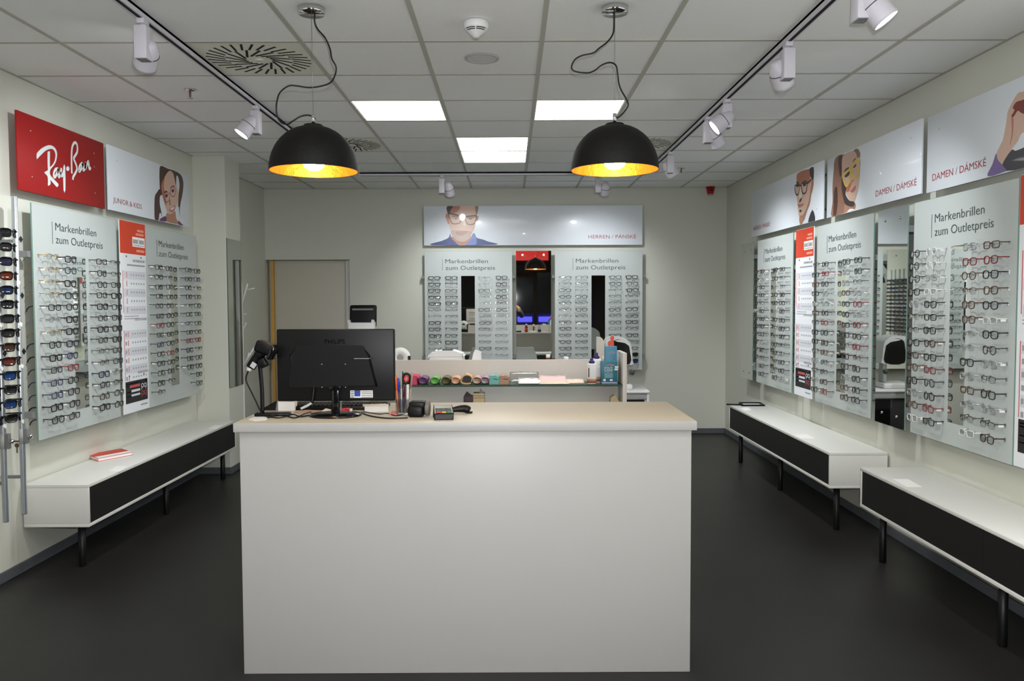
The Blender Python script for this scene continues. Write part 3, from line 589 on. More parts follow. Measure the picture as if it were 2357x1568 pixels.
BOARD_OFF = 0.10
def board(label, wall, edge, ncol=4):
    t = wall_thing('display_board', label, 'display board', wall, edge, 0.755, BOARD_OFF, 'frosted eyeglass display boards')
    MB().box(0, 1.0, 0.0006, 0.0075, 0, 1.365).build('panel', frost_m, t)
    MB().box(-.0008, 0.0, 0, .008, 0, 1.365).box(1.0, 1.0008, 0, .008, 0, 1.365).box(0, 1, 0, .008, -.0008, 0).box(0, 1, 0, .008, 1.365, 1.3658).build('polished_edge', green_edge, t)
    MB().box(0.417, 0.573, -0.0012, 0.0004, 0.125, 1.083).build('mirror_strip', mirror_m, t)
    print_text(t, 'lettering', 'Markenbrillen', 0.238, 1.228, 0.485, 0.05, text_grey, thin=0.006)
    print_text(t, 'lettering', 'zum Outletpreis', 0.239, 1.152, 0.565, 0.05, text_grey, thin=0.006)
    MB().box(0.203, 0.206, -0.0012, 0, 1.145, 1.278).build('rule', text_grey, t)
    for u in (0.0, 1.0):
        for v in (0.135, 1.055):
            s = 1 if u > .5 else -1
            MB().box(min(u, u + s * .035), max(u, u + s * .035), 0.012, BOARD_OFF, v, v + 0.035).build('bracket', mid_grey, t)
    return t
def poster(label, wall, edge, shown=True):
    t = wall_thing('price_poster', label, 'poster', wall, edge, 0.765, 0.122, 'tall price posters between the boards')
    W_, H_ = 0.40, 1.36
    MB().box(0, W_, 0, 0.006, 0, H_).build('sheet', poster_w, t)
    MB().box(0.002, W_ - .002, -.0008, 0, 1.13, H_ - .002).build('red_header', orange_red, t)
    lg = MB().box(0.19, 0.385, -.0016, -.0008, 1.185, 1.255).build('logo_box', paper_m, t)
    m2 = MB()
    for k in range(9):
        if k == 4: m2.box(0.2 + k * .0195 + .006, .2 + k * .0195 + .009, -.0022, -.0016, 1.19, 1.247)
        else: m2.box(0.2 + k * .0195, 0.2 + k * .0195 + .013, -.0022, -.0016, 1.208, 1.238)
    m2.box(.2, .375, -.0022, -.0016, 1.194, 1.198).build('logo_print', mid_grey, lg)
    m2 = MB().box(.25, .375, -.0016, -.0008, 1.148, 1.166).box(.27, .37, -.0016, -.0008, 1.295, 1.312).box(.245, .37, -.0016, -.0008, 1.268, 1.284); m2.build('header_lines', mat('print_salmon', (232, 150, 128), 0.6), t)
    g = mat('print_grey', (150, 152, 158), 0.7); g2 = mat('print_pale', (205, 206, 212), 0.7); rd = mat('print_pinkred', (190, 84, 84), 0.7)
    print_text(t, 'heading', 'EINSTÄRKENGLÄSER', 0.19, 1.075, 0.19, 0.018, text_grey); print_text(t, 'heading', 'GLEITSICHTGLÄSER', 0.20, 0.655, 0.185, 0.018, text_grey); print_text(t, 'heading', 'WEITERE OPTIONEN', 0.22, 0.27, 0.165, 0.018, text_grey)
    a, b, c = MB(), MB(), MB()
    a.box(.1, .38, -.0012, 0, 1.045, 1.056)
    for top, n in ((0.995, 5), (0.575, 6)):
        for r in range(n):
            z = top - r * .062
            if r % 2 == 0: b.box(.04, .385, -.0009, 0, z - .045, z + .012)
            for k in range(6): a.box(.15 + k * .04, .165 + k * .04, -.0014, 0, z - .02, z - .008)
            c.box(.085, .092, -.0014, 0, z - .035, z + .005)
            if n == 6: a.box(.045, .065, -.0014, 0, z - .03, z - .004)
        c.box(.028, .033, -.0014, 0, top - n * .062 + .03, top + .015)
    for z in (.685, .668, .205, .19, .148, .115): a.box(.04, .26, -.0012, 0, z, z + .005)
    for z in (.205, .15, .115): a.box(.34, .375, -.0012, 0, z, z + .01)
    a.box(.26, .37, -.0012, 0, .035, .044)
    a.build('fine_print', g, t); b.build('table_bands', g2, t); c.build('red_print', rd, t)
    bx = MB().box(.03, .375, -.0012, 0, .07, .255 - .15 + .12).build('black_field', mat('print_black', (38, 34, 36), 0.6), t)
    MB().box(.09, .25, -.002, -.0012, .178, .196).build('offer_print', rd, bx)
    MB().box(.115, .25, -.002, -.0012, .145, .162).box(.115, .25, -.002, -.0012, .115, .13).build('offer_print', g2, bx)
    for zz, mm in ((.178, poster_w), (.125, rd)):
        gl = MB()
        for ux in (.29, .335):
            A, B = ribbon([(ux + .02 * cos(q * pi / 4), zz + .013 * sin(q * pi / 4)) for q in range(8)], .005, True, 2); N = len(A)
            gl.add([(q.x, -.002, q.y) for q in A] + [(q.x, -.002, q.y) for q in B], [(i, (i + 1) % N, N + (i + 1) % N, N + i) for i in range(N)])
        gl.box(.275, .279, -.002, -.0012, zz - .03, zz).box(.347, .351, -.002, -.0012, zz - .03, zz); gl.build('glasses_emblem', mm, bx)
    for u in (.09, .32):
        for v in (1.11, .262): MB().lathe([(0.0, -.004), (.006, -.003), (.006, 0)], 10, M=T(u, 0, v) @ RX(-pi / 2)).build('fixing', dark_grey, t)
    return t
def wall_mirror(label, wall, edge, w_=0.4, off=0.11):
    t = wall_thing('wall_mirror', label, 'mirror', wall, edge, 0.755, off, 'tall frameless wall mirrors')
    MB().box(0, w_, 0, 0.006, 0, 1.365).build('glass', [mirror_m], t)
    MB().box(-.001, 0, 0, .006, 0, 1.365).box(w_, w_ + .001, 0, .006, 0, 1.365).build('polished_edge', green_edge, t)
    for u in (.1, w_ - .1):
        for v in (.07, 1.295): MB().lathe([(0.0, -.006), (.008, -.004), (.009, 0)], 12, M=T(u, 0, v) @ RX(-pi / 2)).build('fixing', chrome, t)
    for v in (.1, 1.2): MB().box(0, w_, .006, off, v, v + .04).build('hanger', mid_grey, t)
    return t
BOARDS = [('L', 4.70, 'board under red sign', 'frosted eyeglass board beneath the red sign'),
          ('L', 6.145, 'board under kids sign', 'frosted eyeglass board beneath the kids sign, next to the pillar'),
          ('R', 4.885, 'nearest right-hand board', 'nearest frosted eyeglass board, right of the tall mirror'),
          ('R', 6.425, 'middle right-hand board', 'frosted eyeglass board between the price poster and the tall mirror'),
          ('R', 7.965, 'farthest right-hand board', 'farthest frosted eyeglass board above the benches, by the corner mirror'),
          ('B', -0.975, 'back board under printed man', 'frosted eyeglass board on the back wall under the printed man'),
          ('B', 0.515, 'back board under red lettering', 'frosted eyeglass board on the back wall under the red lettering')]
BROOT = [board(b[3], b[0], b[1]) for b in BOARDS]
poster('tall price poster with red head beside the kids sign board', 'L', 5.70)
poster('tall price poster with red head between two boards above the benches', 'R', 6.835)
poster('tall price poster cut off by the picture edge beside the nearest board', 'R', 3.838)
wall_mirror('tall wall mirror reflecting sunglasses, between two eyeglass boards', 'R', 5.34)
wall_mirror('tall mirror in the far corner, reflecting plain wall', 'R', 8.47)
wall_mirror('tall mirror between the two back wall boards, reflecting a pendant', 'B', 0.07)
t = thing('pillar_mirror', 'tall mirror on the side of the pillar, reflecting the doorway', 'mirror', (-2.53, 7.352, 0.775))
MB().box(0, 0.006, 0, 0.382, 0, 1.345).build('glass', mirror_m, t)
MB().box(0, .0065, -.0012, 0, 0, 1.345).build('polished_edge', mat('dark_green_edge', (46, 76, 60), 0.3), t)

# ================================================================== eyeglasses
def rim_outline(w_, h_, kind, n=18):
    pts = []
    for k in range(n):
        a = 2 * pi * k / n; c, s = cos(a), sin(a)
        if kind == 'rect': e = 0.42
        elif kind == 'soft': e = 0.62
        else: e = 0.95
        x = w_ / 2 * (abs(c) ** e) * (1 if c >= 0 else -1); z = h_ / 2 * (abs(s) ** e) * (1 if s >= 0 else -1)
        x *= 1 + 0.10 * (z / h_)
        pts.append((x, z))
    return pts
def glasses_parts(kind, style, w_=0.051, h_=0.034, br=0.018, thick=0.0022, ty=0.138, pierce=True, dark=False, wrap=0.0):
    """local: x to the side, front at y=0, temples run to +y, z up. Returns {part: MB}"""
    f = MB(); lenses = []; hx = br / 2 + w_ + 0.004
    for sgn in (-1, 1):
        cx = sgn * (br / 2 + w_ / 2); out = rim_outline(w_, h_, kind)
        P = []
        for x, z in out:
            xx = cx + sgn * x; P.append((xx, wrap * (xx / .07) ** 2 * .03 + 0.004 * (xx / 0.07) ** 2, z))
        if style == 'full': f.tube(P, thick, 6, True)
        elif style == 'half':
            top = [p for p in P if p[2] > -h_ * 0.12]; top.sort(key=lambda p: p[0]); f.tube(top, thick, 6); f.tube(P, 0.0006, 4, True)
        else:
            f.tube([(cx - sgn * w_ / 2, 0, h_ * .12), (cx - sgn * (w_ / 2 - .006), 0, h_ * .14)], 0.0018, 6); f.tube([(cx + sgn * w_ / 2, .003, h_ * .3), (cx + sgn * (w_ / 2 - .006), .002, h_ * .3)], 0.0018, 6)
        n = len(P); l = MB().add([(cx, P[0][1] * .6 + .001, 0)] + [(p[0], p[1] + .0008, p[2]) for p in P], [(0, i + 1, (i + 1) % n + 1) for i in range(n)], 0, True); lenses.append(l)
        f.tube([(cx + sgn * (w_ / 2 - .001), 0.003 + wrap * .02, h_ * .3), (sgn * hx, 0.006 + wrap * .03, h_ * .3)], thick * 1.15, 6)
        f.tube([(cx - sgn * (w_ / 2 - .001), 0.002, -.002), (cx - sgn * (w_ / 2 - .001), 0.009, -.006)], 0.0012, 5)
    f.tube([(-br / 2 - .001, .001, h_ * .16), (-br / 4, -.001, h_ * .26), (br / 4, -.001, h_ * .26), (br / 2 + .001, .001, h_ * .16)], thick * 1.05, 6)
    tm = []
    y0 = 0.006 + wrap * .03
    for sgn in (-1, 1):
        z = h_ * .3
        path = [(sgn * hx, y0, z), (sgn * (hx + .002), 0.05, z), (sgn * (hx + .001), ty - .04, z - .001), (sgn * hx, ty - .025, z - .004), (sgn * (hx - .002), ty - .01, z - .016), (sgn * (hx - .004), ty, z - .034)]
        tm.append(MB().tube(path, [thick * 1.0, thick * .9, thick * .85, thick * .95, thick * 1.1, thick * .9], 6, flatn=1.35))
    return f, lenses, tm
FCOL = {'black': (20, 20, 22), 'gunmetal': (66, 68, 72), 'dark brown': (56, 38, 30), 'tortoiseshell': (84, 52, 34), 'dark red': (128, 30, 40), 'navy blue': (38, 46, 82),
        'gold': (186, 154, 92), 'silver': (176, 178, 180), 'crystal clear': (214, 214, 212), 'dark green': (40, 62, 52)}
def fmat(c):
    if c in ('gold', 'silver', 'gunmetal'): return mat('frame_' + c, FCOL[c], 0.3, metal=0.7)
    return mat('frame_' + c, FCOL[c], 0.3, spec=0.5, var=0.35 if c == 'tortoiseshell' else 0.02, vscale=120)
SHAPES = {'rectangular full-rim': ('rect', 'full', .052, .033, .018, .0024), 'bold full-rim': ('rect', 'full', .053, .036, .017, .0032), 'soft square full-rim': ('soft', 'full', .050, .037, .018, .0026),
          'round full-rim': ('round', 'full', .047, .041, .020, .0022), 'narrow half-rim': ('rect', 'half', .052, .029, .018, .0019), 'half-rim': ('soft', 'half', .051, .032, .018, .0018), 'rimless': ('rect', 'none', .052, .030, .019, .0013)}
tag_mb = MB().box(-.0006, .0006, 0, .026, -.013, -.001)
tag_mesh = tag_mb.mesh('price_tag', paper_m)
DESIGN = {}; GEO = {}
def geo(shape):
    if shape not in GEO:
        k, s, w_, h_, br, th = SHAPES[shape]; GEO[shape] = glasses_parts(k, s, w_, h_, br, th) + (br / 2 + w_ + .004, h_)
    return GEO[shape]
def design(shape, color):
    if (shape, color) not in DESIGN:
        f, ls, tm, hx, h_ = geo(shape); m_ = fmat(color)
        DESIGN[(shape, color)] = (f.mesh('frame', m_), [l.mesh('lens', lens_m) for l in ls], [x.mesh('temple', m_) for x in tm], hx, h_)
    return DESIGN[(shape, color)]
def eyeglasses(label, group, loc, rotz, shape, color, tagged, parts=True):
    r = thing('eyeglasses', label, 'eyeglasses', loc, rotz, group)
    fr, ls, tm, hx, h_ = design(shape, color)
    link('frame', fr, r)
    for l in ls: link('lens', l, r)
    for x in tm: link('temple', x, r)
    if tagged:
        o = link('price_tag', tag_mesh, r); o.location = (-hx - .001 if tagged < 0 else hx + .001, .018, h_ * .3)
    return r
COLS = [(0.115, 'outer left column'), (0.304, 'inner left column'), (0.685, 'inner right column'), (0.876, 'outer right column')]
ROWZ = lambda i: 1.815 - 0.0735 * i - 0.755
GOFF = 0.052
rng = random.Random(3)
POOL = {0: (['black'] * 6 + ['gunmetal', 'dark brown', 'black', 'navy blue', 'dark red', 'silver'], ['rectangular full-rim'] * 4 + ['bold full-rim', 'soft square full-rim'] * 2 + ['narrow half-rim']),
        1: (['black'] * 4 + ['gunmetal', 'dark red', 'navy blue', 'dark green', 'dark brown'], ['rectangular full-rim', 'soft square full-rim', 'narrow half-rim', 'rectangular full-rim']),
        2: (['black'] * 3 + ['dark red', 'dark brown', 'tortoiseshell', 'crystal clear', 'silver', 'gunmetal'], ['soft square full-rim'] * 4 + ['rectangular full-rim', 'round full-rim', 'half-rim', 'rectangular full-rim']),
        3: (['black'] * 3 + ['dark red', 'dark brown', 'gunmetal', 'silver', 'tortoiseshell'], ['rectangular full-rim'] * 3 + ['soft square full-rim'] * 2 + ['half-rim', 'narrow half-rim']),
        4: (['black'] * 5 + ['gunmetal', 'dark brown', 'silver'], ['rectangular full-rim'] * 3 + ['narrow half-rim', 'half-rim', 'soft square full-rim']),
        5: (['black'] * 3 + ['gunmetal'] * 3 + ['dark brown', 'silver'], ['rectangular full-rim'] * 3 + ['bold full-rim', 'narrow half-rim', 'half-rim', 'rimless', 'rimless']),
        6: (['black'] * 4 + ['gunmetal'] * 3 + ['dark brown', 'silver'], ['rectangular full-rim'] * 3 + ['narrow half-rim'] * 2 + ['half-rim', 'soft square full-rim', 'rimless'])}
far = MB(); far_mats = [lens_m]; n_ind = 0
for bi, (wall, edge, short, _) in enumerate(BOARDS):
    pegs = MB()
    for ci, (u, cname) in enumerate(COLS):
        for ri in range(14):
            if bi == 1 and ci == 2 and ri > 11: continue
            if bi == 1 and ci == 1 and ri == 13: continue
            if bi == 4 and ci == 0 and ri > 12: continue
            if bi == 5 and ci == 2 and ri > 11: continue
            cs, ss = POOL[bi]; color = rng.choice(cs); shape = rng.choice(ss)
            if bi == 0 and ci == 0 and ri in (0, 1, 2, 3, 6): color, shape = 'gold', 'half-rim'
            if bi == 0 and ci == 0 and ri == 5: color, shape = 'silver', 'half-rim'
            if bi == 5 and ci == 0 and ri < 5: color, shape = 'black', 'bold full-rim'
            if bi == 5 and ci == 2 and ri in (3, 4): color, shape = 'gunmetal', 'rimless'
            if bi == 5 and ci == 3 and ri < 2: color, shape = 'black', 'bold full-rim'
            if bi == 6 and ci == 3 and ri in (0, 1, 2, 5, 7, 9): color, shape = 'black', ('round full-rim' if ri == 1 else 'bold full-rim')
            if bi == 2 and ci == 0 and ri in (0, 1, 2): color, shape = 'black', 'round full-rim'
            uu = u + rng.uniform(-.006, .006); v = ROWZ(ri) + rng.uniform(-.003, .003); tw = rng.uniform(-.05, .05)
            loc = {'L': Vector((WALL_L + BOARD_OFF + GOFF, edge + uu, .755 + v)), 'R': Vector((WALL_R - BOARD_OFF - GOFF, edge - uu, .755 + v)), 'B': Vector((edge + uu, WALL_B - BOARD_OFF - GOFF, .755 + v))}[wall]
            hgt = SHAPES[shape][3]
            pegs.tube([(u, 0, v + .004), (u, -.046, v + .006)], 0.003, 6); pegs.tube([(u, -.046, v + .006), (u, -.05, v + .016)], 0.003, 6)
            for s_ in (-1, 1): pegs.box(u + s_ * .066 - .004, u + s_ * .066 + .004, -.006, 0, v + hgt * .3 - .012, v + hgt * .3 + .006)
            small = bi >= 5 and ri >= 3
            if bi == 6 and ci == 3 and ri in (12, 13): continue
            if not small:
                n_ind += 1
                eyeglasses('%s %s eyeglasses, %s row, %s, %s' % (color, shape, ORD[ri], cname, short), 'eyeglasses on the display boards', loc, ROT[wall] + tw, shape, color, rng.choice((-1, 0, 1)))
            else:
                f, ls, tm, hx, h_ = geo(shape); fm_ = fmat(color)
                if fm_ not in far_mats: far_mats.append(fm_)
                M = T(*loc) @ RZ(ROT[wall] + tw); mi = far_mats.index(fm_); far.merge(f, M, mi)
                for x in tm: far.merge(x, M, mi)
                for l in ls: far.merge(l, M, 0)
    tag(pegs.build('clear_pegs', acry_m, BROOT[bi]), kind='stuff')
tag(far.build('back_wall_eyeglasses', far_mats), 'lower rows of eyeglasses on both back wall boards', 'eyeglasses', 'eyeglasses on the display boards', 'stuff')
print('individual eyeglasses', n_ind)

# ---- sunglasses on the locking rods
SUNC = [('smoke', (22, 22, 25)), ('smoke', (27, 26, 27)), ('navy', (24, 26, 48)), ('orange mirrored', (104, 42, 22)), ('blue mirrored', (28, 44, 74)), ('smoke', (20, 20, 22)), ('smoke', (34, 35, 38)), ('smoke', (24, 22, 24)),
        ('amber', (62, 42, 30)), ('dark orange', (88, 36, 24)), ('bright blue mirrored', (26, 66, 124)), ('smoke', (24, 24, 24)), ('blue mirrored', (28, 60, 112)), ('smoke', (19, 18, 20))]
sf, sl, stm = glasses_parts('soft', 'full', .062, .042, .016, .0034, .13, dark=True, wrap=0.8)
sun_f, sun_t = sf.mesh('frame', black_gloss), [x.mesh('temple', black_gloss) for x in stm]
sun_l = {}
for nm, c in SUNC:
    if c not in sun_l: sun_l[c] = [l.mesh('lens', mat('sun_lens_%d_%d_%d' % c, c, 0.06, metal=0.35 if 'mirr' in nm else 0.0, spec=0.8)) for l in sl]
stag = MB().box(-.013, .013, -.0005, .0005, -.013, .013).mesh('brand_tag', black_gloss)
slab = MB().box(-.012, .012, -.0005, .0005, -.01, .01).mesh('price_label', paper_m)
def sunglasses(label, loc, rotz, k, hang, group='sunglasses on the locking rods'):
    r = thing('sunglasses', label, 'sunglasses', loc, rotz, group)
    nm, c = SUNC[k % 14]; link('frame', sun_f, r)
    for l in sun_l[c]: link('lens', l, r)
    for x in sun_t: link('temple', x, r)
    if hang == 1: o = link('hang_tag', stag, r); o.location = (.058, -.008, -.028); o.rotation_euler = (0, pi / 4, 0)
    if hang == 2: o = link('price_label', slab, r); o.location = (.066, .012, -.032); o.rotation_euler = (0, .5, 0)
    return r
NTH = ['first', 'second', 'third', 'fourth', 'fifth', 'sixth', 'seventh', 'eighth', 'ninth', 'tenth', 'eleventh', 'twelfth']
for c in range(12):
    y = 4.315 - 0.168 * c
    t = thing('locking_rod', 'aluminium locking rod for sunglasses next to the red sign board' if c == 0 else '%s aluminium sunglasses rod counted from the red sign board%s' % (NTH[c], ', with a key' if c == 1 else ''),
              'display rod', (-2.70, 4.505 - 0.168 * c, 0.38), 0, 'aluminium sunglasses rods')
    MB().lathe([(0.014, 0.0), (0.015, 0.004), (0.015, 1.748), (0.012, 1.752), (0, 1.752)], 16).build('pole', alu, t)
    MB().lathe([(0.0165, 0.395), (0.0165, 0.475)], 16).build('collar', lt_grey, t)
    MB().rbox(.012, .036, -.012, .012, .395, .475, .002).build('lock_body', mid_grey, t)
    MB().lathe([(0.011, .03), (0.011, .056), (0.0, .056)], 14, M=T(0, 0, .434) @ RY(pi / 2)).build('lock_barrel', chrome, t)
    MB().box(-.12, 0, -.008, .008, .2, .216).box(-.12, 0, -.008, .008, 1.5, 1.516).build('wall_arm', mid_grey, t)
    if c == 1:
        MB().box(.056, .085, -.0012, .0012, .43, .438).lathe([(0.012, -.0012), (0.012, .0012)], 14, M=T(.072, 0, .412) @ RX(pi / 2)).box(.069, .075, -.001, .001, .372, .404).build('key', mat('key_brass', (120, 104, 84), 0.35, metal=0.7), t)
    for i in range(14):
        pegz = 1.915 - .0745 * i
        nm = SUNC[(i + c * 3) % 14][0]
        sunglasses('%s sunglasses, %s on the %s rod from the red sign board' % (nm, ORD[i] if i < 13 else 'lowest', NTH[c]),
                   (-2.603, y, pegz), ROT['L'] + rng.uniform(-.06, .06), i + c * 3, 1 if i in (0, 4, 8) else (2 if i in (3, 6, 9, 13) else 0))
    pg = MB()
    for i in range(14): pg.tube([(0, -.19, 1.535 - .0745 * i), (.09, -.19, 1.535 - .0745 * i)], .002, 5); pg.tube([(0, -.005, 1.535 - .0745 * i), (0, -.19, 1.535 - .0745 * i)], .0015, 5)
    tag(pg.build('wire_pegs', steel, t), kind='stuff')
# two sunglasses at the foot of the back wall board
for i, (k, lab) in enumerate(((0, 'black sunglasses low on the back wall board above the knob'), (10, 'blue mirrored sunglasses, lowest on the back wall board'))):
    sunglasses(lab, (0.515 + .876, WALL_B - BOARD_OFF - GOFF, 1.815 - .0735 * (12 + i)), 0, k, 0, 'sunglasses on the back wall board')
# ================================================================== things on the benches
def quad_thing(name, label, cat, pts, z, th, m_, group=None):
    P = [on(px, py, z) for px, py in pts]; c = sum(P, Vector()) / len(P)
    o = MB().prism([(p.x - c.x, p.y - c.y) for p in P], 'z', 0.0, th).build(name, m_); o.location = (c.x, c.y, z)
    return tag(o, label, cat, group)
P = [on(*p, .503) for p in ((200, 1054), (279, 1040), (305, 1048), (226, 1063))]; c = sum(P, Vector()) / 4
t = thing('notebook', 'red and white hardcover notebook lying on the bench beneath the red sign', 'notebook', (c.x, c.y, .503))
Q = [(p.x - c.x, p.y - c.y) for p in P]
MB().prism([(a * .97, b * .97) for a, b in Q], 'z', .003, .020).build('pages', paper_m, t)
MB().prism(Q, 'z', 0, .003).build('back_cover', mat('book_red', (198, 66, 52), 0.5), t)
MB().prism(Q, 'z', .020, .023).build('front_cover', MATS['book_red'], t)
e0, e1 = Vector(Q[3]), Vector(Q[2]); f0, f1 = Vector(Q[0]), Vector(Q[1])
MB().prism([tuple(e0), tuple(e1), tuple(e1.lerp(f1, .3)), tuple(e0.lerp(f0, .3))], 'z', .0231, .0236).build('white_band', paper_m, t)
lab_grp = 'white paper labels lying on the benches'
quad_thing('paper_label', 'white paper label on the bench, in front of the red notebook', 'label', [(250, 1085), (268, 1073), (293, 1073), (276, 1086)], .503, .0006, paper_m, lab_grp)
quad_thing('paper_label', 'white paper label on the end of the bench next to the counter', 'label', [(478, 988), (492, 979), (512, 979), (498, 988)], .503, .0006, paper_m, lab_grp)
quad_thing('paper_label', 'white paper label in the middle of the farther right-hand bench', 'label', [(1827, 1000), (1858, 1000), (1877, 1010), (1842, 1009)], .541, .0006, paper_m, lab_grp)
quad_thing('paper_label', 'white paper label on the far end of the farther right-hand bench', 'label', [(1703, 939), (1722, 938), (1730, 944), (1714, 946)], .541, .0006, paper_m, lab_grp)
quad_thing('paper_label', 'white paper label on the nearest bench', 'label', [(2055, 1103), (2090, 1103), (2122, 1121), (2087, 1121)], .541, .0006, paper_m, lab_grp)
P = [on(*p, .543) for p in ((1700, 928), (1750, 928), (1761, 935), (1707, 935))]; c = sum(P, Vector()) / 4
t = thing('tray_frame', 'flat black rectangular tray with handle lying on the end of the farther bench', 'tray', (c.x, c.y, .541))
Q = [Vector((p.x - c.x, p.y - c.y)) for p in P]; fr = MB()
for i in range(4):
    a, b = Q[i], Q[(i + 1) % 4]; fr.prism([tuple(a), tuple(b), tuple(b * .8), tuple(a * .8)], 'z', 0.0, .012)
fr.build('rim', black_pl, t); MB().prism([tuple(q * .8) for q in Q], 'z', 0.0, .003).build('inlay', lt_grey, t)
h0, h1 = on(1672, 931, .55) - Vector((c.x, c.y, .541)), on(1708, 932, .55) - Vector((c.x, c.y, .541))
MB().tube([tuple(h0), tuple(h1)], .007, 8, flatn=.6).build('handle', black_pl, t)

# ================================================================== things on the counter (top at 1.055)
CT = 1.055
# --- monitor seen from behind
t = thing('computer_monitor', 'black computer monitor turned with its back to the viewer on the counter', 'monitor', (-0.760, 3.54, CT))
mx = -0.760
MB().rbox(-.256, .256, .020, .052, .062, .376, .006, 3).build('casing', black_pl, t)
rb = MB().prism([(-.19, .13), (.18, .13), (.15, .262), (.12, .30), (-.16, .30), (-.19, .262)], 'y', -.004, .022).build('rear_bulge', black_pl, t, bevel=.006)
MB().box(-.17, .165, -.0048, -.0035, .248, .251).build('vent_slot', gap_m, rb)
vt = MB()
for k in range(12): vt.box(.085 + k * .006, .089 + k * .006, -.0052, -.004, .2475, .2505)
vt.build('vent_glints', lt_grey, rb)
print_text(t, 'maker_name', 'PHILIPS', -.046, .312, .088, .021, black_gloss, y=.0190)
for u in (-.055, .047):
    for v in (.225, .125): MB().lathe([(0, -.0065), (.0022, -.006), (.0022, -.004)], 8, M=T(u, 0, v) @ RX(0)).build('screw', lt_grey, rb) if False else MB().box(u - .0018, u + .0018, -.0058, -.0038, v - .0018, v + .0018).build('screw', lt_grey, rb)
st = MB().box(.062, .16, .0185, .0202, .076, .108).build('type_label', paper_m, t)
MB().box(.08, .106, .0178, .0186, .082, .108).build('blue_field', mat('label_blue', (38, 60, 150), .5), st)
pl = MB()
for k in range(4): pl.box(.064, .078, .0178, .0186, .078 + k * .0075, .0815 + k * .0075); pl.box(.11, .158, .0178, .0186, .078 + k * .0075, .0805 + k * .0075)
pl.build('label_print', dark_grey, st)
MB().rbox(-.019, .017, .002, .03, .006, .135, .006).build('neck', black_gloss, t)
MB().rbox(-.028, .026, -.004, .034, .11, .135, .004).build('hinge_cover', black_gloss, t)
MB().lathe([(0.112, 0.0), (0.113, 0.004), (0.108, 0.010), (0.06, 0.016), (0.0, 0.017)], 40, sy=.86).build('base', black_gloss, t)
MB().tube(smooth_path([(-.095, .018, .135), (-.098, .012, .09), (-.104, .008, .055)], 4), .007, 8).build('cable_plug', black_pl, t)
MB().tube(smooth_path([(-.104, .008, .056), (-.12, .0, .045), (-.148, -.01, .032)], 4), .006, 8).build('plug_sleeve', lt_grey, t)

t2 = thing('slogan_card', 'white slogan card behind the monitor, seen mirrored in a board strip', 'card', (-0.60, 3.612, 1.135), pi)
MB().rbox(0, .21, 0, .004, 0, .27, .001).build('card', paper_m, t2)
MB().rbox(.146, .17, .004, .03, -.0795, .02, .003).build('prop', lt_grey, t2)
for k_, (tx, cp) in enumerate((('KEEP', .026), ('CALM', .026), ('AND', .012), ('BUY', .026), ('GLASSES', .026))):
    w2 = {'KEEP': .11, 'CALM': .11, 'AND': .04, 'BUY': .09, 'GLASSES': .17}[tx]
    print_text(t2, 'lettering', tx, .105 - w2 / 2, .19 - k_ * .038, w2, cp, black_pl)
# --- barcode scanner on its stand
p0 = at(606, 957, 3.54)
t = thing('barcode_scanner', 'black handheld barcode scanner on a stand beside the monitor', 'scanner', (p0.x, 3.54, CT))
def rel(px, py, Y): q = at(px, py, Y); return (q.x - p0.x, q.y - 3.54, q.z - CT)
MB().rbox(-.035, .115, -.02, .03, 0, .014, .005, M=RZ(.12)).build('stand_foot', black_pl, t)
MB().tube(smooth_path([rel(604, 952, 3.54), rel(603, 900, 3.54), rel(600, 862, 3.54), rel(598, 840, 3.54)], 5), .009, 10, flatn=.55).build('stand_post', black_pl, t)
MB().tube(smooth_path([rel(577, 846, 3.54), rel(588, 828, 3.54), rel(602, 810, 3.54), rel(612, 797, 3.54)], 5), [.021] * 8 + [.024] * 8, 14).build('grip', black_pl, t)
MB().rbox(-.05, .038, -.034, .034, -.026, .026, .012, 3, M=T(*rel(616, 803, 3.54)) @ RY(.35)).build('head', black_pl, t)
MB().rbox(-.012, .012, -.037, .037, -.03, .03, .006, 2, M=T(*rel(628, 812, 3.54)) @ RY(.35)).build('scan_window', black_gloss, t)
MB().rbox(-.018, .018, -.025, .025, -.02, .02, .006, 2, M=T(*rel(607, 835, 3.54)) @ RY(-.5)).build('cradle', black_pl, t)
MB().box(-.011, .011, -.0245, -.022, -.012, .012, M=T(*rel(587, 840, 3.54)) @ RY(.6)).build('sticker', lt_grey, t)
MB().tube([rel(577, 844, 3.54), rel(572, 853, 3.54)], .0115, 12).build('cable_collar', white_pl, t)
MB().tube(smooth_path([rel(573, 851, 3.54), rel(567, 866, 3.54), rel(567, 878, 3.54), rel(575, 895, 3.54), rel(588, 922, 3.53), rel(600, 948, 3.52), rel(604, 957, 3.51)], 5), .0034, 8).build('cable', black_pl, t)

# --- loose cables
def cable(label, pts, r=.003):
    q = [on(px, py, CT + r + .0005 + dz) for px, py, dz in pts]; c = sum(q, Vector()) / len(q)
    o = MB().tube([tuple(v - c) for v in smooth_path(q, 5)], r, 7).build('cable', MATS['cord_black']); o.location = c
    return tag(o, label, 'cable', 'loose black cables on the counter')
cable('black cable curling from the scanner stand to the monitor foot', [(612, 958, 0), (640, 962, 0), (660, 958, .004), (675, 954, .006), (690, 959, .002), (708, 957, 0), (722, 955, 0)])
cable('black cable looping lower beside the scanner stand', [(616, 962, 0), (632, 956, .004), (650, 953, .003), (664, 959, .001), (680, 962, 0), (700, 953, .004), (716, 949, .005)])
cable('black cable running from the monitor foot to the card printer', [(832, 950, .002), (850, 957, 0), (880, 962, 0), (910, 963, 0), (938, 962, 0)])
cable('thin black cable behind the pen holder', [(838, 948, .002), (870, 953, 0), (893, 952, .002), (910, 957, 0), (925, 955, .0)], .0022)
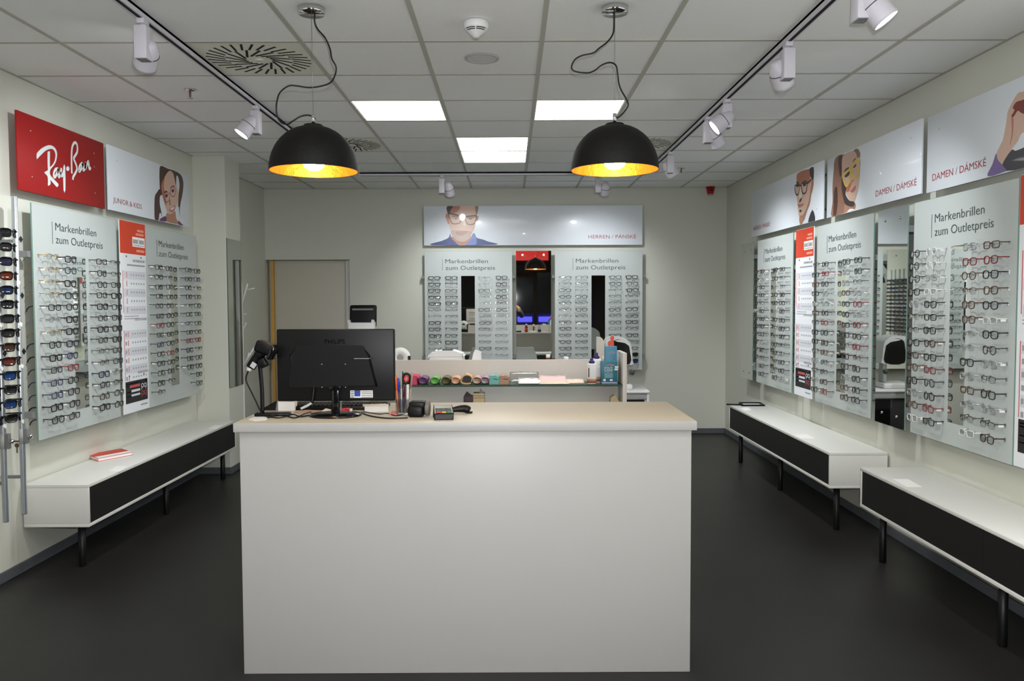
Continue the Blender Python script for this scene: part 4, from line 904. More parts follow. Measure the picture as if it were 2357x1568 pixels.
# --- paper things
quad_thing('paper_sheet', 'oval pale paper slip at the counter corner under the scanner', 'paper', [(571, 966), (585, 960), (606, 959), (618, 963), (612, 968), (588, 970)], CT, .0006, paper_m)
q = on(640, 946, CT)
t = thing('white_carton', 'small white carton with a dark sloping side behind the scanner', 'box', (q.x, q.y, CT))
MB().rbox(.0, .075, 0, .05, 0, .046, .001).build('body', paper_m, t)
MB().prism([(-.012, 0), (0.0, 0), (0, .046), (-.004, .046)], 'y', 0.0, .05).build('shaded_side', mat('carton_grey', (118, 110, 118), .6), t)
q = on(628, 944, CT)
t = thing('computer_mouse', 'black computer mouse by the white carton behind the scanner', 'mouse', (q.x - .005, q.y + .02, CT))
MB().prism([(-.035, 0), (.035, 0), (.035, .03), (.02, .036), (-.005, .026), (-.03, .008)], 'y', -.03, .03).build('shell', black_pl, t, bevel=.006)
q = on(770, 941, CT)
t = thing('keyboard', 'black computer keyboard lying behind the monitor foot', 'keyboard', (-.79, 3.80, CT))
MB().rbox(-.22, .22, -.07, .07, 0, .016, .004).build('base', black_pl, t)
km = MB().rbox(-.0078, .0078, -.0075, .0075, 0, .007, .0015, 1).mesh('key', black_pl)
for r_ in range(5):
    for k in range(22): o = link('key', km, t); o.location = (-.2 + k * .019, -.052 + r_ * .026, .0155)
q = on(868, 949, CT)
t = thing('note_block', 'block of white note paper behind the monitor foot', 'notepad', (q.x, q.y, CT))
MB().rbox(-.055, .05, 0, .07, 0, .026, .001, M=RZ(.12)).build('pages', paper_m, t)
MB().rbox(-.062, .044, .004, .074, .0262, .0285, .0008, 1, M=RZ(.2)).build('top_sheet', mat('note_cream', (222, 214, 196), .8), t)
quad_thing('brown_envelope', 'crumpled brownish leaflet on the counter by the monitor foot', 'paper', [(676, 950), (706, 944), (742, 946), (730, 952), (690, 954)], CT, .002, mat('leaflet', (176, 146, 126), .8, var=.2, vscale=60))
quad_thing('paper_slip', 'small folded white paper slip right by the monitor foot', 'paper', [(741, 948), (750, 942), (762, 945), (752, 951)], CT + .004, .004, paper_m)
q = on(790, 949, CT)
t = thing('marker_pen', 'red marker pen lying behind the monitor foot', 'pen', (q.x, q.y, CT))
MB().tube([(-.03, 0, .009), (.028, .006, .009)], .009, 10).build('barrel', mat('marker_red', (196, 30, 34), .4), t)
MB().tube([(.028, .006, .009), (.04, .007, .009)], .007, 10).build('tip', white_pl, t)

# --- pen holder with pens
q = on(927, 955, CT); hx, hy = q.x, q.y
t = thing('pen_holder', 'clear acrylic pen holder with a white foot right of the monitor', 'pen holder', (hx, hy, CT))
MB().rbox(-.03, .03, -.02, .02, 0, .008, .002).build('foot', acry_m, t)
MB().box(-.028, -.026, -.018, .018, .008, .07).box(.026, .028, -.018, .018, .008, .07).box(-.026, .026, -.018, -.0165, .008, .07).box(-.026, .026, .0165, .018, .008, .07).build('walls', acry_m, t)
def pen(label, x0, x1, top, c, capc=None, r=.0042, name='pen'):
    b = at(x0, 952, hy); e = at(x1, top, hy + .004); b.z = CT + .009
    o = thing(name, label, 'pen', (b.x, b.y, b.z), 0, 'pens standing in the holder'); d = e - b
    MB().tube([(0, 0, 0), tuple(d * .6)], r, 8).build('barrel', mat('pen_%d_%d_%d' % c, c, .35), o)
    MB().tube([tuple(d * .6), tuple(d * .97), tuple(d)], [r * 1.12, r * 1.12, r * .6], 8).build('cap', mat('pen_%d_%d_%d' % (capc or c), capc or c, .35), o)
    return o
pen('orange pen, leftmost in the clear holder', 917, 911, 864, (214, 98, 38))
pen('blue pen with dark cap behind the orange pen', 921, 916, 870, (60, 64, 90), (48, 54, 168))
pen('slim clear pen standing tall in the holder', 925, 923, 856, (150, 156, 156))
pen('thin black pen standing in the holder', 928, 927, 855, (24, 24, 26), None, .0026)
pen('dark red sparkling pen in the holder', 930, 929, 888, (92, 24, 40), None, .0048)
pen('long wooden stick leaning out of the holder', 941, 949, 856, (156, 134, 116), None, .0036, 'wooden_stick')
o = thing('scissors', 'black scissors with a red ring handle standing in the pen holder', 'scissors', (at(936, 950, hy).x, hy + .006, CT + .009), 0)
e = at(937, 866, hy).z - CT - .009
MB().tube([(.018 * cos(2 * pi * k / 14), 0, e - .012 + .022 * sin(2 * pi * k / 14)) for k in range(14)], .006, 8, True).build('ring_handle', black_pl, o)
MB().tube([(.009 * cos(2 * pi * k / 12), -.004, e - .012 + .012 * sin(2 * pi * k / 12)) for k in range(12)], .0035, 6, True).build('red_lining', MATS['marker_red'], o)
MB().box(-.006, .006, -.002, .002, 0, e - .03).build('blade', dark_grey, o)
o = thing('correction_pen', 'white and black printed marker standing in the pen holder', 'pen', (at(937, 950, hy).x + .003, hy - .006, CT + .009), 0)
MB().tube([(0, 0, 0.02), (.002, 0, .125)], .0062, 10).build('barrel', mat('marker_white', (196, 198, 196), .4, var=.5, vscale=90), o)
MB().tube([(0, 0, 0), (0, 0, .02)], .0055, 10).build('cap', black_pl, o)
quad_thing('eraser', 'pink eraser lying left of the pen holder', 'eraser', [(896, 956), (903, 950), (918, 951), (914, 957)], CT, .008, mat('eraser_pink', (206, 116, 110), .8))

# --- card slip printer, payment terminal, handset-shaped reader
q = on(963, 962, CT)
t = thing('card_slip_printer', 'squat black slip printer with a white label beside the pen holder', 'printer', (q.x, q.y, CT), -.05)
MB().rbox(-.048, .022, 0, .075, 0, .05, .014, 3).build('body', black_pl, t)
MB().rbox(-.042, .028, .006, .07, .036, .068, .01, 3).build('paper_lid', black_pl, t)
MB().box(-.035, .018, -.001, .0005, .044, .062, M=T(0, .006, 0) @ RX(-.25)).build('label', paper_m, t)
MB().box(-.022, .004, -.0016, -.001, .0515, .0535, M=T(0, .006, 0) @ RX(-.25)).build('label_print', dark_grey, t)
MB().lathe([(0.0, -.004), (.03, -.004), (.032, 0), (.032, .01), (.03, .014), (0, .014)], 24, M=T(.03, .035, .036) @ RY(pi / 2)).build('roll_cover', mat('roll_grey', (104, 102, 96), .5), t)
q = on(1023, 967, CT)
t = thing('payment_terminal', 'black card payment keypad with red, yellow and green keys on the counter', 'card terminal', (q.x, q.y, CT), .12)
bd = MB().prism([(-.005, 0), (.105, .0), (.1, .05), (.0, .026)], 'x', -.042, .036).build('body', black_pl, t, bevel=.004)
slope = math.atan2(.024, .1)
KM = lambda u, v: T(u, .0 + v * cos(slope), .0265 + v * sin(slope)) @ RX(slope)
MB().box(-.036, .03, .062, .09, 0, .0015, M=KM(0, 0)).build('screen', mat('lcd_grey', (120, 126, 112), .3), t)
MB().box(-.04, -.037, .004, .098, -.002, .0025, M=KM(0, 0)).box(.031, .034, .004, .098, -.002, .0025, M=KM(0, 0)).build('side_trim', lt_grey, t)
for r_ in range(4):
    for k in range(3):
        m_ = dark_grey if r_ else [MATS['marker_red'], mat('key_yellow', (206, 166, 60), .5), mat('key_green', (44, 130, 60), .5)][k]
        MB().box(-.032 + k * .022, -.014 + k * .022, .008 + r_ * .0128, .0185 + r_ * .0128, 0, .0024, M=KM(0, 0)).build('key', m_, t)
q = on(1062, 952, CT)
t = thing('handheld_reader', 'black handset-shaped reader lying behind the payment keypad', 'handset', (q.x, q.y, CT), .1)
MB().tube(smooth_path([(-.045, 0, .016), (-.01, .004, .02), (.018, .004, .02), (.036, 0, .012)], 5), [.011, .012, .012, .013, .014, .015, .016, .016, .017, .017, .018, .018, .018, .017, .016, .013], 12).build('body', black_pl, t)
MB().lathe([(0, -.002), (.013, -.002), (.014, .004)], 14, M=T(.036, 0, .004)).build('foot', black_pl, t)

# ================================================================== shelf unit and desk behind the counter
SY = 5.2
shelf_m = mat('shelf_white', (200, 194, 187), 0.42, var=0.015, vscale=2.5)
t = thing('service_shelf_unit', 'white open shelf unit with a glass shelf standing behind the counter', 'shelf unit', (0, SY, 0))
MB().rbox(-.93, .72, .232, .25, 0, 1.160, .001).build('back_panel', shelf_m, t)
MB().rbox(.716, .742, 0, .30, 0, 1.216, .001).build('side_panel', shelf_m, t)
MB().rbox(-.956, -.93, 0, .30, 0, 1.216, .001).build('side_panel', shelf_m, t)
MB().box(-.93, .716, 0.02, .232, .70, .72).build('lower_shelf', shelf_m, t)
MB().box(-.929, .715, .004, .23, 1.008, 1.016).build('glass_shelf', glass_m, t)
MB().box(-.929, .715, .0025, .004, 1.008, 1.016).build('glass_edge', mat('glass_front_edge', (58, 92, 78), .2), t)
MB().box(-.93, .716, .25, .50, 1.03, 1.05).build('rear_shelf', shelf_m, t)
t = thing('office_desk', 'white work desk joined to the rear of the shelf unit', 'desk', (0, 5.45, 0))
MB().rbox(-.93, .72, .0, .72, .715, .74, .001).build('top', white_lam, t)
for x in (-.91, .68): MB().box(x, x + .03, .05, .68, 0, .714).build('side', white_lam, t)
GS = 1.0165                                              # top of the glass shelf
cases = [(953, 'pink', (206, 62, 104), 'pink flap'), (974, 'purple', (112, 72, 118), 'glittering purple'), (1001, 'green', (112, 182, 92), 'bright green'), (1027, 'olive', (92, 86, 52), 'dark olive patterned'), (1049, 'peach', (226, 172, 138), 'plain peach'),
         (1074, 'beige', (206, 176, 128), 'open curled beige'), (1098, 'patchwork', (214, 140, 110), 'orange patchwork'), (1117, 'multi', (150, 90, 140), 'multicoloured patchwork'), (1138, 'turquoise', (118, 182, 176), 'turquoise woven'), (1161, 'sand', (178, 142, 118), 'sand brown woven')]
for k, (px, nm, c, ds) in enumerate(cases):
    q = at(px, 870, SY + .06); m_ = mat('case_' + nm, c, .45, var=.5 if nm in ('olive', 'patchwork', 'multi') else .12, vscale=70 if nm in ('olive', 'patchwork', 'multi') else 200, bump=.2, bscale=240)
    if nm in ('patchwork', 'multi'):
        nt = m_.node_tree; mxn = [n for n in nt.nodes if n.type == 'MIX'][0]; vor = nt.nodes.new('ShaderNodeTexVoronoi'); vor.inputs['Scale'].default_value = 55
        tcn = [n for n in nt.nodes if n.type == 'TEX_COORD'][0]; nt.links.new(tcn.outputs['Object'], vor.inputs['Vector'])
        hs = nt.nodes.new('ShaderNodeHueSaturation'); hs.inputs['Saturation'].default_value = .8; hs.inputs['Value'].default_value = .75; nt.links.new(vor.outputs['Color'], hs.inputs['Color'])
        mxx = nt.nodes.new('ShaderNodeMix'); mxx.data_type = 'RGBA'; mxx.inputs[0].default_value = .55; nt.links.new(mxn.outputs[2], mxx.inputs[6]); nt.links.new(hs.outputs[0], mxx.inputs[7])
        nt.links.new(mxx.outputs[2], nt.nodes['Principled BSDF'].inputs['Base Color'])
    t = thing('eyeglass_case', '%s eyeglass case, %s from the pens in the glass shelf row' % (ds, ['first', 'second', 'third', 'fourth', 'fifth', 'sixth', 'seventh', 'eighth', 'ninth', 'last'][k]), 'glasses case', (q.x, SY + .04, GS), 0, 'eyeglass cases in a row on the glass shelf')
    def shell(zs, z0, grow):
        mb = MB(); ring = []
        for yy, s_ in ((0.0, .82), (.012, .97), (.03, 1.0), (.11, 1.0), (.135, .97), (.15, .8)):
            ring.append([((.031 + grow) * s_ * cos(a), yy, z0 + max(0, sin(a)) * zs * s_ if zs > 0 else z0 + min(0, sin(a)) * -zs * s_) for a in ([pi * q_ / 10 for q_ in range(11)] if zs > 0 else [pi + pi * q_ / 10 for q_ in range(11)])])
        v = [p for r_ in ring for p in r_]; n = 11; f = []
        for i in range(len(ring) - 1):
            for j in range(n - 1): f.append((i * n + j, i * n + j + 1, (i + 1) * n + j + 1, (i + 1) * n + j))
            f.append((i * n + n - 1, i * n, (i + 1) * n, (i + 1) * n + n - 1))
        f.append(tuple(range(n))); f.append(tuple(reversed(range((len(ring) - 1) * n, len(ring) * n)))); mb.add(v, f, 0, True); return mb
    if nm == 'pink':
        MB().prism([(-.028, 0), (.024, 0), (.02, .048), (-.026, .056), (-.03, .03)], 'y', 0, .13).build('body', m_, t, bevel=.003)
        MB().prism([(-.03, .046), (-.026, .059), (.02, .056), (.028, .046), (.03, .038), (.02, .044)], 'y', -.003, .133).build('flap', m_, t, bevel=.002)
    elif nm in ('turquoise', 'sand'):
        MB().prism([(-.03, 0), (.03, 0), (.03, .03), (.02, .03), (-.03, .036)], 'y', 0, .14).build('body', m_, t, bevel=.003)
        MB().prism([(-.031, .033), (-.022, .052), (.004, .056), (.026, .044), (.032, .026), (.02, .033), (0, .037)], 'y', -.003, .143).build('flap', m_, t, bevel=.002)
    elif nm == 'beige':
        out = smooth2([(-.036, .02), (-.03, .004), (.0, .0), (.032, .004), (.036, .03), (.034, .046), (.018, .052), (.0, .062), (-.016, .058), (-.026, .044), (-.036, .036)], 3)
        A, B = ribbon([(.03, .018), (.036, .034), (.028, .05), (.0, .062), (-.02, .05), (-.036, .03), (-.03, .008), (0, .002), (.03, .006)], .006)
        N = len(A); mb = MB(); v = [(p.x, 0, p.y) for p in A] + [(p.x, 0, p.y) for p in B] + [(p.x, .14, p.y) for p in A] + [(p.x, .14, p.y) for p in B]
        f = []
        for i in range(N - 1): f += [(i, i + 1, N + i + 1, N + i), (i, 2 * N + i, 2 * N + i + 1, i + 1), (N + i, N + i + 1, 3 * N + i + 1, 3 * N + i), (2 * N + i, 3 * N + i, 3 * N + i + 1, 2 * N + i + 1)]
        mb.add(v, f, 0, True).build('curled_leather', m_, t)
        MB().box(-.028, .026, .1, .105, .004, .045).build('dark_inside', dark_grey, t)
    else:
        shell(.024, .026, .001).build('lid', m_, t); shell(-.0255, .0255, 0).build('base', m_, t)
        MB().box(-.0305, .0305, .012, .138, .0252, .0262).build('seam', dark_grey, t)
def sheet(name, label, px0, px1, y, th, m_, tilt, hgt, group='papers and sleeves on the glass shelf'):
    a, b = at(px0, 880, y), at(px1, 880, y); w_ = b.x - a.x; n = 8; rg = random.Random(px0)
    v = []; f = []
    for i in range(n + 1):
        for j in range(5): v.append((w_ * i / n, hgt * cos(tilt) * j / 4, hgt * sin(tilt) * j / 4 + .004 + rg.uniform(0, .006) * (j > 0)))
    for i in range(n):
        for j in range(4): f.append((i * 5 + j, (i + 1) * 5 + j, (i + 1) * 5 + j + 1, i * 5 + j + 1))
    o = MB().add(v, f, 0, True).build(name, m_); o.location = (a.x, y, GS); s_ = o.modifiers.new('solid', 'SOLIDIFY'); s_.thickness = th
    return tag(o, label, 'paper', group)
sheet('clear_sleeve', 'clear plastic sleeve leaning at the back of the glass shelf', 1173, 1240, SY + .13, .0008, acry_m, 1.1, .07)
sheet('paper_bundle', 'crumpled white wrapping sheets on the glass shelf', 1193, 1245, SY + .04, .0015, paper_m, .2, .13)
sheet('paper_bundle', 'pale pink crumpled sheets on the glass shelf', 1240, 1305, SY + .05, .0015, mat('paper_pink', (226, 196, 192), .8, var=.05), .25, .14)
sheet('paper_bundle', 'yellowish cloth slips at the edge of the glass shelf', 1242, 1310, SY + .012, .002, mat('paper_cream', (220, 208, 176), .8, var=.05), .05, .07)
sheet('paper_bundle', 'pale peach slips on the glass shelf beside the bottles', 1300, 1345, SY + .05, .0015, mat('paper_peach', (230, 208, 190), .8, var=.05), .12, .12)
# --- lens care bottles and boxes
navy = mat('navy_cap', (44, 38, 98), .4); teal = mat('box_teal', (28, 112, 130), .45, var=.12, vscale=8); teal2 = mat('box_blue', (66, 132, 160), .45, var=.12, vscale=8)
def bottle(label, px, y, hgt, rw):
    q = at(px, 880, y); t = thing('lens_fluid_bottle', label, 'bottle', (q.x, y, GS), 0, 'lens care bottles on the glass shelf')
    MB().lathe([(rw * .94, 0), (rw, .004), (rw, hgt * .74), (rw * .9, hgt * .79), (rw * .45, hgt * .82), (rw * .42, hgt * .84)], 24, sy=.72).build('body', white_pl, t)
    MB().lathe([(rw * .62, hgt * .80), (rw * .62, hgt * .87), (rw * .36, hgt * .9), (rw * .32, hgt * .97), (rw * .22, hgt), (0, hgt)], 18).build('cap', navy, t)
    MB().lathe([(rw * 1.01, hgt * .04), (rw * 1.012, hgt * .13)], 24, sy=.725).build('brown_band', mat('band_brown', (150, 76, 54), .5), t)
    MB().lathe([(rw * 1.01, hgt * .14), (rw * 1.012, hgt * .2)], 24, sy=.725).build('gold_band', mat('band_gold', (196, 152, 80), .5), t)
    MB().rbox(-rw * .75, -rw * .5, -rw * .62, -rw * .45, hgt * .26, hgt * .62, .002, 1).build('dark_stripe', mat('stripe_brown', (62, 48, 40), .5), t)
    MB().box(rw * .15, rw * .7, -rw * .74, -rw * .68, hgt * .5, hgt * .57).build('price_label', paper_m, t)
bottle('white lens fluid bottle with navy cap, front one on the glass shelf', 1362, SY + .05, .165, .031)
bottle('taller white lens fluid bottle with navy cap behind the front one', 1373, SY + .13, .195, .031)
def carton(label, px0, px1, y, z, hgt, dp, m_, lines):
    a, b = at(px0, 870, y), at(px1, 870, y); w_ = b.x - a.x
    t = thing('lens_care_carton', label, 'box', (a.x, y, z), 0, 'teal lens care cartons on the glass shelf')
    MB().rbox(0, w_, 0, dp, 0, hgt, .001).build('box', m_, t)
    for k, (txt, zz, cap, x0, ww) in enumerate(lines): print_text(t, 'lettering', txt, w_ * x0, hgt * zz, w_ * ww, hgt * cap, poster_w, y=-.0012)
    sw = MB(); A, B = ribbon([(w_ * .3, hgt * .80), (w_ * .55, hgt * .86), (w_ * .8, hgt * .82), (w_ * .55, hgt * .80)], .004, False); N = len(A)
    sw.add([(q.x, -.001, q.y) for q in A] + [(q.x, -.001, q.y) for q in B], [(i, i + 1, N + i + 1, N + i) for i in range(N - 1)]).build('swoosh', mat('swoosh_red', (206, 120, 120), .5), t)
    return t, w_
t, w_ = carton('lower teal lens care carton at the end of the glass shelf', 1384, 1421, SY + .06, GS, .142, .06, teal, [('SOLO', .68, .075, .2, .5), ('CARE', .58, .075, .18, .54), ('AQUA', .51, .05, .2, .5)])
for k in range(4): MB().box(w_ * .2, w_ * .72, -.001, 0, .062 - k * .008, .064 - k * .008).build('small_print', poster_w, t)
MB().lathe([(0, 0), (.009, 0)], 14, M=T(w_ * .2, -.001, .022) @ RX(pi / 2)).build('seal', poster_w, t); MB().lathe([(0, 0), (.009, 0)], 12, M=T(w_ * .62, -.001, .022) @ RX(pi / 2), sx=1.2, sy=.7).build('seal', paper_m, t)
MB().box(.002, w_ - .002, -.001, 0, 0.0, .009).build('foot_band', mat('band_lilac', (172, 170, 206), .5), t)
MB().box(w_ * .84, w_ + .006, -.003, -.001, .1, .112).box(w_ * .82, w_ + .004, -.003, -.001, .085, .097).build('price_label', paper_m, t)
carton('upper blue lens care carton with an orange bottle top rising behind it', 1393, 1420, SY + .13, GS, .235, .06, teal2, [('SOLO', .55, .06, .08, .82), ('CARE', .46, .06, .08, .82), ('AQUA', .39, .045, .1, .8)])
q = at(1408, 790, SY + .21)
t = thing('spray_bottle', 'bottle with a bright orange trigger top behind the blue carton', 'bottle', (q.x, SY + .21, GS))
MB().lathe([(.02, 0), (.024, .006), (.024, .2), (.012, .225), (.011, .235)], 18).build('body', white_pl, t)
org = mat('orange_cap', (224, 76, 42), .4)
MB().prism([(-.022, .236), (.014, .236), (.014, .262), (.010, .275), (.014, .285), (.010, .297), (-.004, .297), (-.008, .282), (-.004, .27), (-.02, .262), (-.026, .25)], 'y', -.012, .012).build('trigger_top', org, t, bevel=.002)
# --- cartons on the lower inner shelf
q = at(1082, 912, SY + .1)
t = thing('dark_carton', 'dark opened carton on the lower shelf of the shelf unit', 'box', (at(1068, 925, SY + .1).x, SY + .06, .72))
MB().rbox(0, .066, 0, .1, 0, .215, .001).build('box', mat('carton_dark', (60, 44, 52), .6, var=.4, vscale=40), t)
MB().prism([(0, .215), (.066, .215), (.02, .25)], 'y', 0.0, .002).build('flap', mat('carton_flap', (44, 34, 38), .6), t)
t = thing('beige_carton', 'beige printed carton with an open lid flap on the lower shelf', 'box', (at(1090, 925, SY + .1).x, SY + .05, .72))
MB().rbox(0, .072, 0, .1, 0, .236, .001).build('box', card_m, t)
MB().prism([(.04, .236), (.072, .236), (.045, .272)], 'y', .0, .002).build('flap', mid_grey, t)
MB().box(.002, .07, -.0008, 0, .22, .224).box(.002, .07, -.0008, 0, .205, .209).build('stripes', mat('stripe_tan', (132, 104, 84), .6), t)
t = thing('crushed_carton', 'crumpled tan carton at the side panel of the shelf unit', 'box', (at(1404, 925, SY + .12).x, SY + .1, .72))
MB().prism([(0, 0), (.065, 0), (.068, .16), (.03, .215), (.006, .2), (-.004, .1)], 'y', 0, .08).build('box', card_m, t, bevel=.002)
# --- things on the rear shelf (top 1.05)
RS = 1.0505
q = at(921, 826, SY + .37)
t = thing('tape_roll', 'white adhesive tape roll standing on the rear shelf by the monitor', 'tape roll', (q.x, SY + .37, RS))
MB().lathe([(.024, -.012), (.07, -.012), (.07, .012), (.024, .012), (.024, -.012)], 36, cap=False, M=T(0, 0, .1 + .04 - .024) @ RX(pi / 2)).build('roll', white_pl, t)
MB().rbox(-.05, .07, -.025, .025, 0, .046, .004).rbox(.055, .07, -.022, .022, .04, .13, .003).build('dispenser', black_pl, t)
q0, q1 = at(988, 826, SY + .33), at(1068, 826, SY + .33)
t = thing('lidded_storage_box', 'white translucent storage box with a sloping lid on the rear shelf', 'storage box', ((q0.x + q1.x) / 2, SY + .36, RS)); hw = (q1.x - q0.x) / 2
MB().rbox(-hw, hw, -.08, .08, 0, .13, .006).build('body', white_pl, t)
MB().prism([(-hw - .004, .13), (hw + .004, .13), (hw - .012, .15), (.05, .166), (-.05, .166), (-hw + .012, .15)], 'y', -.085, .085).build('lid', white_pl, t, bevel=.004)
MB().rbox(-.03, .04, -.02, .02, .166, .174, .002).build('lid_handle', dark_grey, t)
for s_ in (-1, 1): MB().rbox(s_ * hw - .008, s_ * hw + .008, -.088, -.07, .11, .15, .002).build('clip', acry_m, t)
q = at(1097, 822, SY + .4)
t = thing('leaflet_stand', 'white curved leaflet stand beside the lidded storage box', 'leaflet stand', (q.x, SY + .38, RS))
MB().prism([(-.03, 0), (.03, 0), (.034, .12), (.03, .15), (-.008, .165), (-.02, .15), (-.034, .09)], 'y', 0.0, .02).build('back', white_pl, t, bevel=.003)
MB().rbox(-.03, .03, -.03, .0, 0, .05, .002).build('pocket', white_pl, t)
q = at(1303, 824, SY + .35)
t = thing('small_jar', 'small white jar with a dark band on the rear shelf', 'jar', (q.x, SY + .35, RS))
MB().lathe([(.012, 0), (.013, .002), (.013, .1), (.0, .1)], 16).build('body', black_pl, t)
MB().lathe([(.0165, .088), (.0165, .118), (.014, .121), (0, .121)], 18).build('lid', white_pl, t)
q = at(1388, 822, SY + .36)
t = thing('small_ornament', 'tiny pale glass ornaments between bottles and blue carton', 'ornament', (q.x, SY + .36, RS))
MB().lathe([(.015, 0), (.02, .02), (.012, .05), (.016, .08), (.006, .1), (.012, .115), (0, .124)], 14).build('body', mat('ornament', (206, 196, 182), .2), t)
# a bottle and rack seen in the mirror, standing on the rear shelf
t = thing('amber_bottle', 'brown glass bottle with white cap reflected in the back wall mirror', 'bottle', (.26, SY + .42, RS))
MB().lathe([(.024, 0), (.026, .004), (.026, .075), (.014, .1), (.013, .112)], 18).build('body', mat('amber', (112, 56, 30), .15), t)
MB().lathe([(.015, .11), (.015, .132), (0, .132)], 16).build('cap', white_pl, t); MB().lathe([(.0265, .02), (.0265, .065)], 18).build('label', MATS['marker_red'], t)
t = thing('tool_rack', 'small rack of thin optician tools reflected in the back wall mirror', 'tool rack', (.36, SY + .42, RS))
MB().rbox(-.05, .05, -.015, .015, 0, .02, .002).build('base', paper_m, t)
for k in range(6): MB().tube([(-.042 + k * .017, 0, .02), (-.042 + k * .017, 0, .11)], .002, 6).build('tool', mat('tool_brass', (168, 130, 84), .4), t)
t = thing('blue_tool_cup', 'dark blue cup of tools reflected in the back wall mirror', 'cup', (.47, SY + .42, RS))
MB().lathe([(.026, 0), (.028, .003), (.028, .04), (.026, .042)], 18).build('cup', mat('cup_blue', (30, 36, 100), .3), t)
for k in range(5): MB().tube([(-.014 + k * .007, 0, .02), (-.02 + k * .01, 0, .12)], .002, 6).build('tool', steel, t)
t = thing('black_device', 'flat black device on the rear shelf reflected in the mirror', 'device', (.13, SY + .42, RS)); MB().rbox(-.05, .05, -.03, .03, 0, .02, .004).build('body', black_pl, t); MB().box(-.04, .04, -.02, .02, .02, .0225).build('keys', dark_grey, t)

# ================================================================== chairs, instruments, coat stand
def shell_chair(label, x, y, rz):
    t = thing('shell_chair', label, 'chair', (x, y, 0), rz, 'white shell chairs at the desk')
    v = []; f = []; n, k = 9, 12
    prof = [(.22, .47), (.2, .455), (.1, .44), (0, .435), (-.1, .44), (-.17, .46), (-.205, .52), (-.225, .6), (-.24, .7), (-.25, .78), (-.255, .84), (-.25, .87)]
    for i, (yy, zz) in enumerate(prof):
        wd = .2 + .03 * sin(pi * min(i, 8) / 8) - (.05 if i >= 10 else 0) - (.02 if i == 9 else 0)
        for j in range(n):
            u = -1 + 2 * j / (n - 1); v.append((u * wd, yy + .05 * u * u * (1 if i > 5 else 0), zz + .06 * u * u * (1 if i <= 6 else .2)))
    for i in range(k - 1):
        for j in range(n - 1): f.append((i * n + j, i * n + j + 1, (i + 1) * n + j + 1, (i + 1) * n + j))
    o = MB().add(v, f, 0, True).build('seat_shell', white_pl, t); s_ = o.modifiers.new('solid', 'SOLIDIFY'); s_.thickness = .012; o.modifiers.new('sub', 'SUBSURF').levels = 1
    for sx in (-1, 1):
        for sy in (-1, 1): MB().tube([(sx * .1, sy * .09, .43), (sx * .2, sy * .2, 0)], [.014, .01], 8).build('leg', chrome, t)
    return t
shell_chair('white shell chair at the desk, seen in the back wall mirror', .2, 6.95, 0.0)
shell_chair('white shell chair in front of the back wall board', -.5, 7.1, .4)
# eye-test instrument with a black screen, upper part visible over the monitor
t = thing('screening_instrument', 'white instrument with tilted black screen rising behind the monitor', 'instrument', (-1.515, 8.42, 0))
MB().rbox(-.25, .25, -.2, .2, .70, .73, .008).build('table_top', white_lam, t)
MB().lathe([(.035, .03), (.035, .70)], 16).build('table_column', lt_grey, t); MB().rbox(-.2, .2, -.18, .18, 0, .03, .01).build('table_foot', mid_grey, t)
MB().rbox(-.14, .14, -.12, .14, .73, 1.25, .03, 3).build('body', white_pl, t)
MB().rbox(-.142, .132, -.05, .03, 1.22, 1.335, .008).prism([(-.142, 1.33), (-.12, 1.33), (-.128, 1.362), (-.142, 1.362)], 'y', -.05, .03).prism([(.095, 1.33), (.132, 1.33), (.115, 1.362), (.1, 1.365)], 'y', -.05, .03).build('screen_cradle', white_pl, t)
sc_ = MB().rbox(-.138, .138, -.02, .02, 0, .23, .018, 3, M=T(0, .03, 1.285) @ RX(-.12)).build('screen', black_pl, t)
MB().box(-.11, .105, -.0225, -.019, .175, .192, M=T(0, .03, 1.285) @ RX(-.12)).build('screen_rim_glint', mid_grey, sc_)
# instrument on an adjustable table at the end of the desk
IY = 8.0
q = at(1466, 905, IY)
t = thing('instrument_table', 'white adjustable instrument table right of the shelf unit', 'table', (1.10, IY, 0))
MB().rbox(-.27, .232, -.22, .24, .66, .69, .012, 3).build('top', white_pl, t)
MB().rbox(-.25, .21, -.2, .2, .60, .658, .01).build('apron', lt_grey, t)
MB().rbox(.205, .228, -.2, -.17, 0, .66, .004).rbox(-.265, -.242, -.2, -.17, 0, .66, .004).build('leg', white_pl, t)
MB().rbox(-.2, .19, -.15, .15, .3, .598, .004).build('drawer_block', dark_grey, t)
MB().box(.02, .19, -.152, -.15, .3, .59).build('drawer_front', black_pl, t)
t = thing('eye_instrument', 'white rounded eye-measuring instrument with black housing behind the lens cartons', 'instrument', (1.05, IY, .6905))
MB().rbox(-.16, .13, -.14, .16, 0, .05, .015, 3).build('base', white_pl, t)
MB().rbox(.06, .1, -.05, .05, .05, .3, .01).build('column', lt_grey, t)
z = .6905
out = [(p[0] - 1.05, p[1] - z) for p in [(lambda q_: (q_.x, q_.z))(at(px, py, IY)) for px, py in ((1395, 838), (1392, 800), (1393, 786), (1399, 777), (1412, 774.5), (1428, 775), (1440, 781), (1449, 793), (1452, 826), (1450, 838))]]
MB().prism(smooth2(out, 3), 'y', -.1, .12).build('head', white_pl, t, bevel=.008)
inn = [(p[0] - 1.05, p[1] - z) for p in [(lambda q_: (q_.x, q_.z))(at(px, py, IY)) for px, py in ((1402, 836), (1402, 800), (1406, 786), (1418, 780.5), (1432, 783), (1442, 791), (1446, 806), (1446, 836))]]
MB().prism(smooth2(inn, 3), 'y', -.106, -.098).build('black_housing', black_gloss, t)
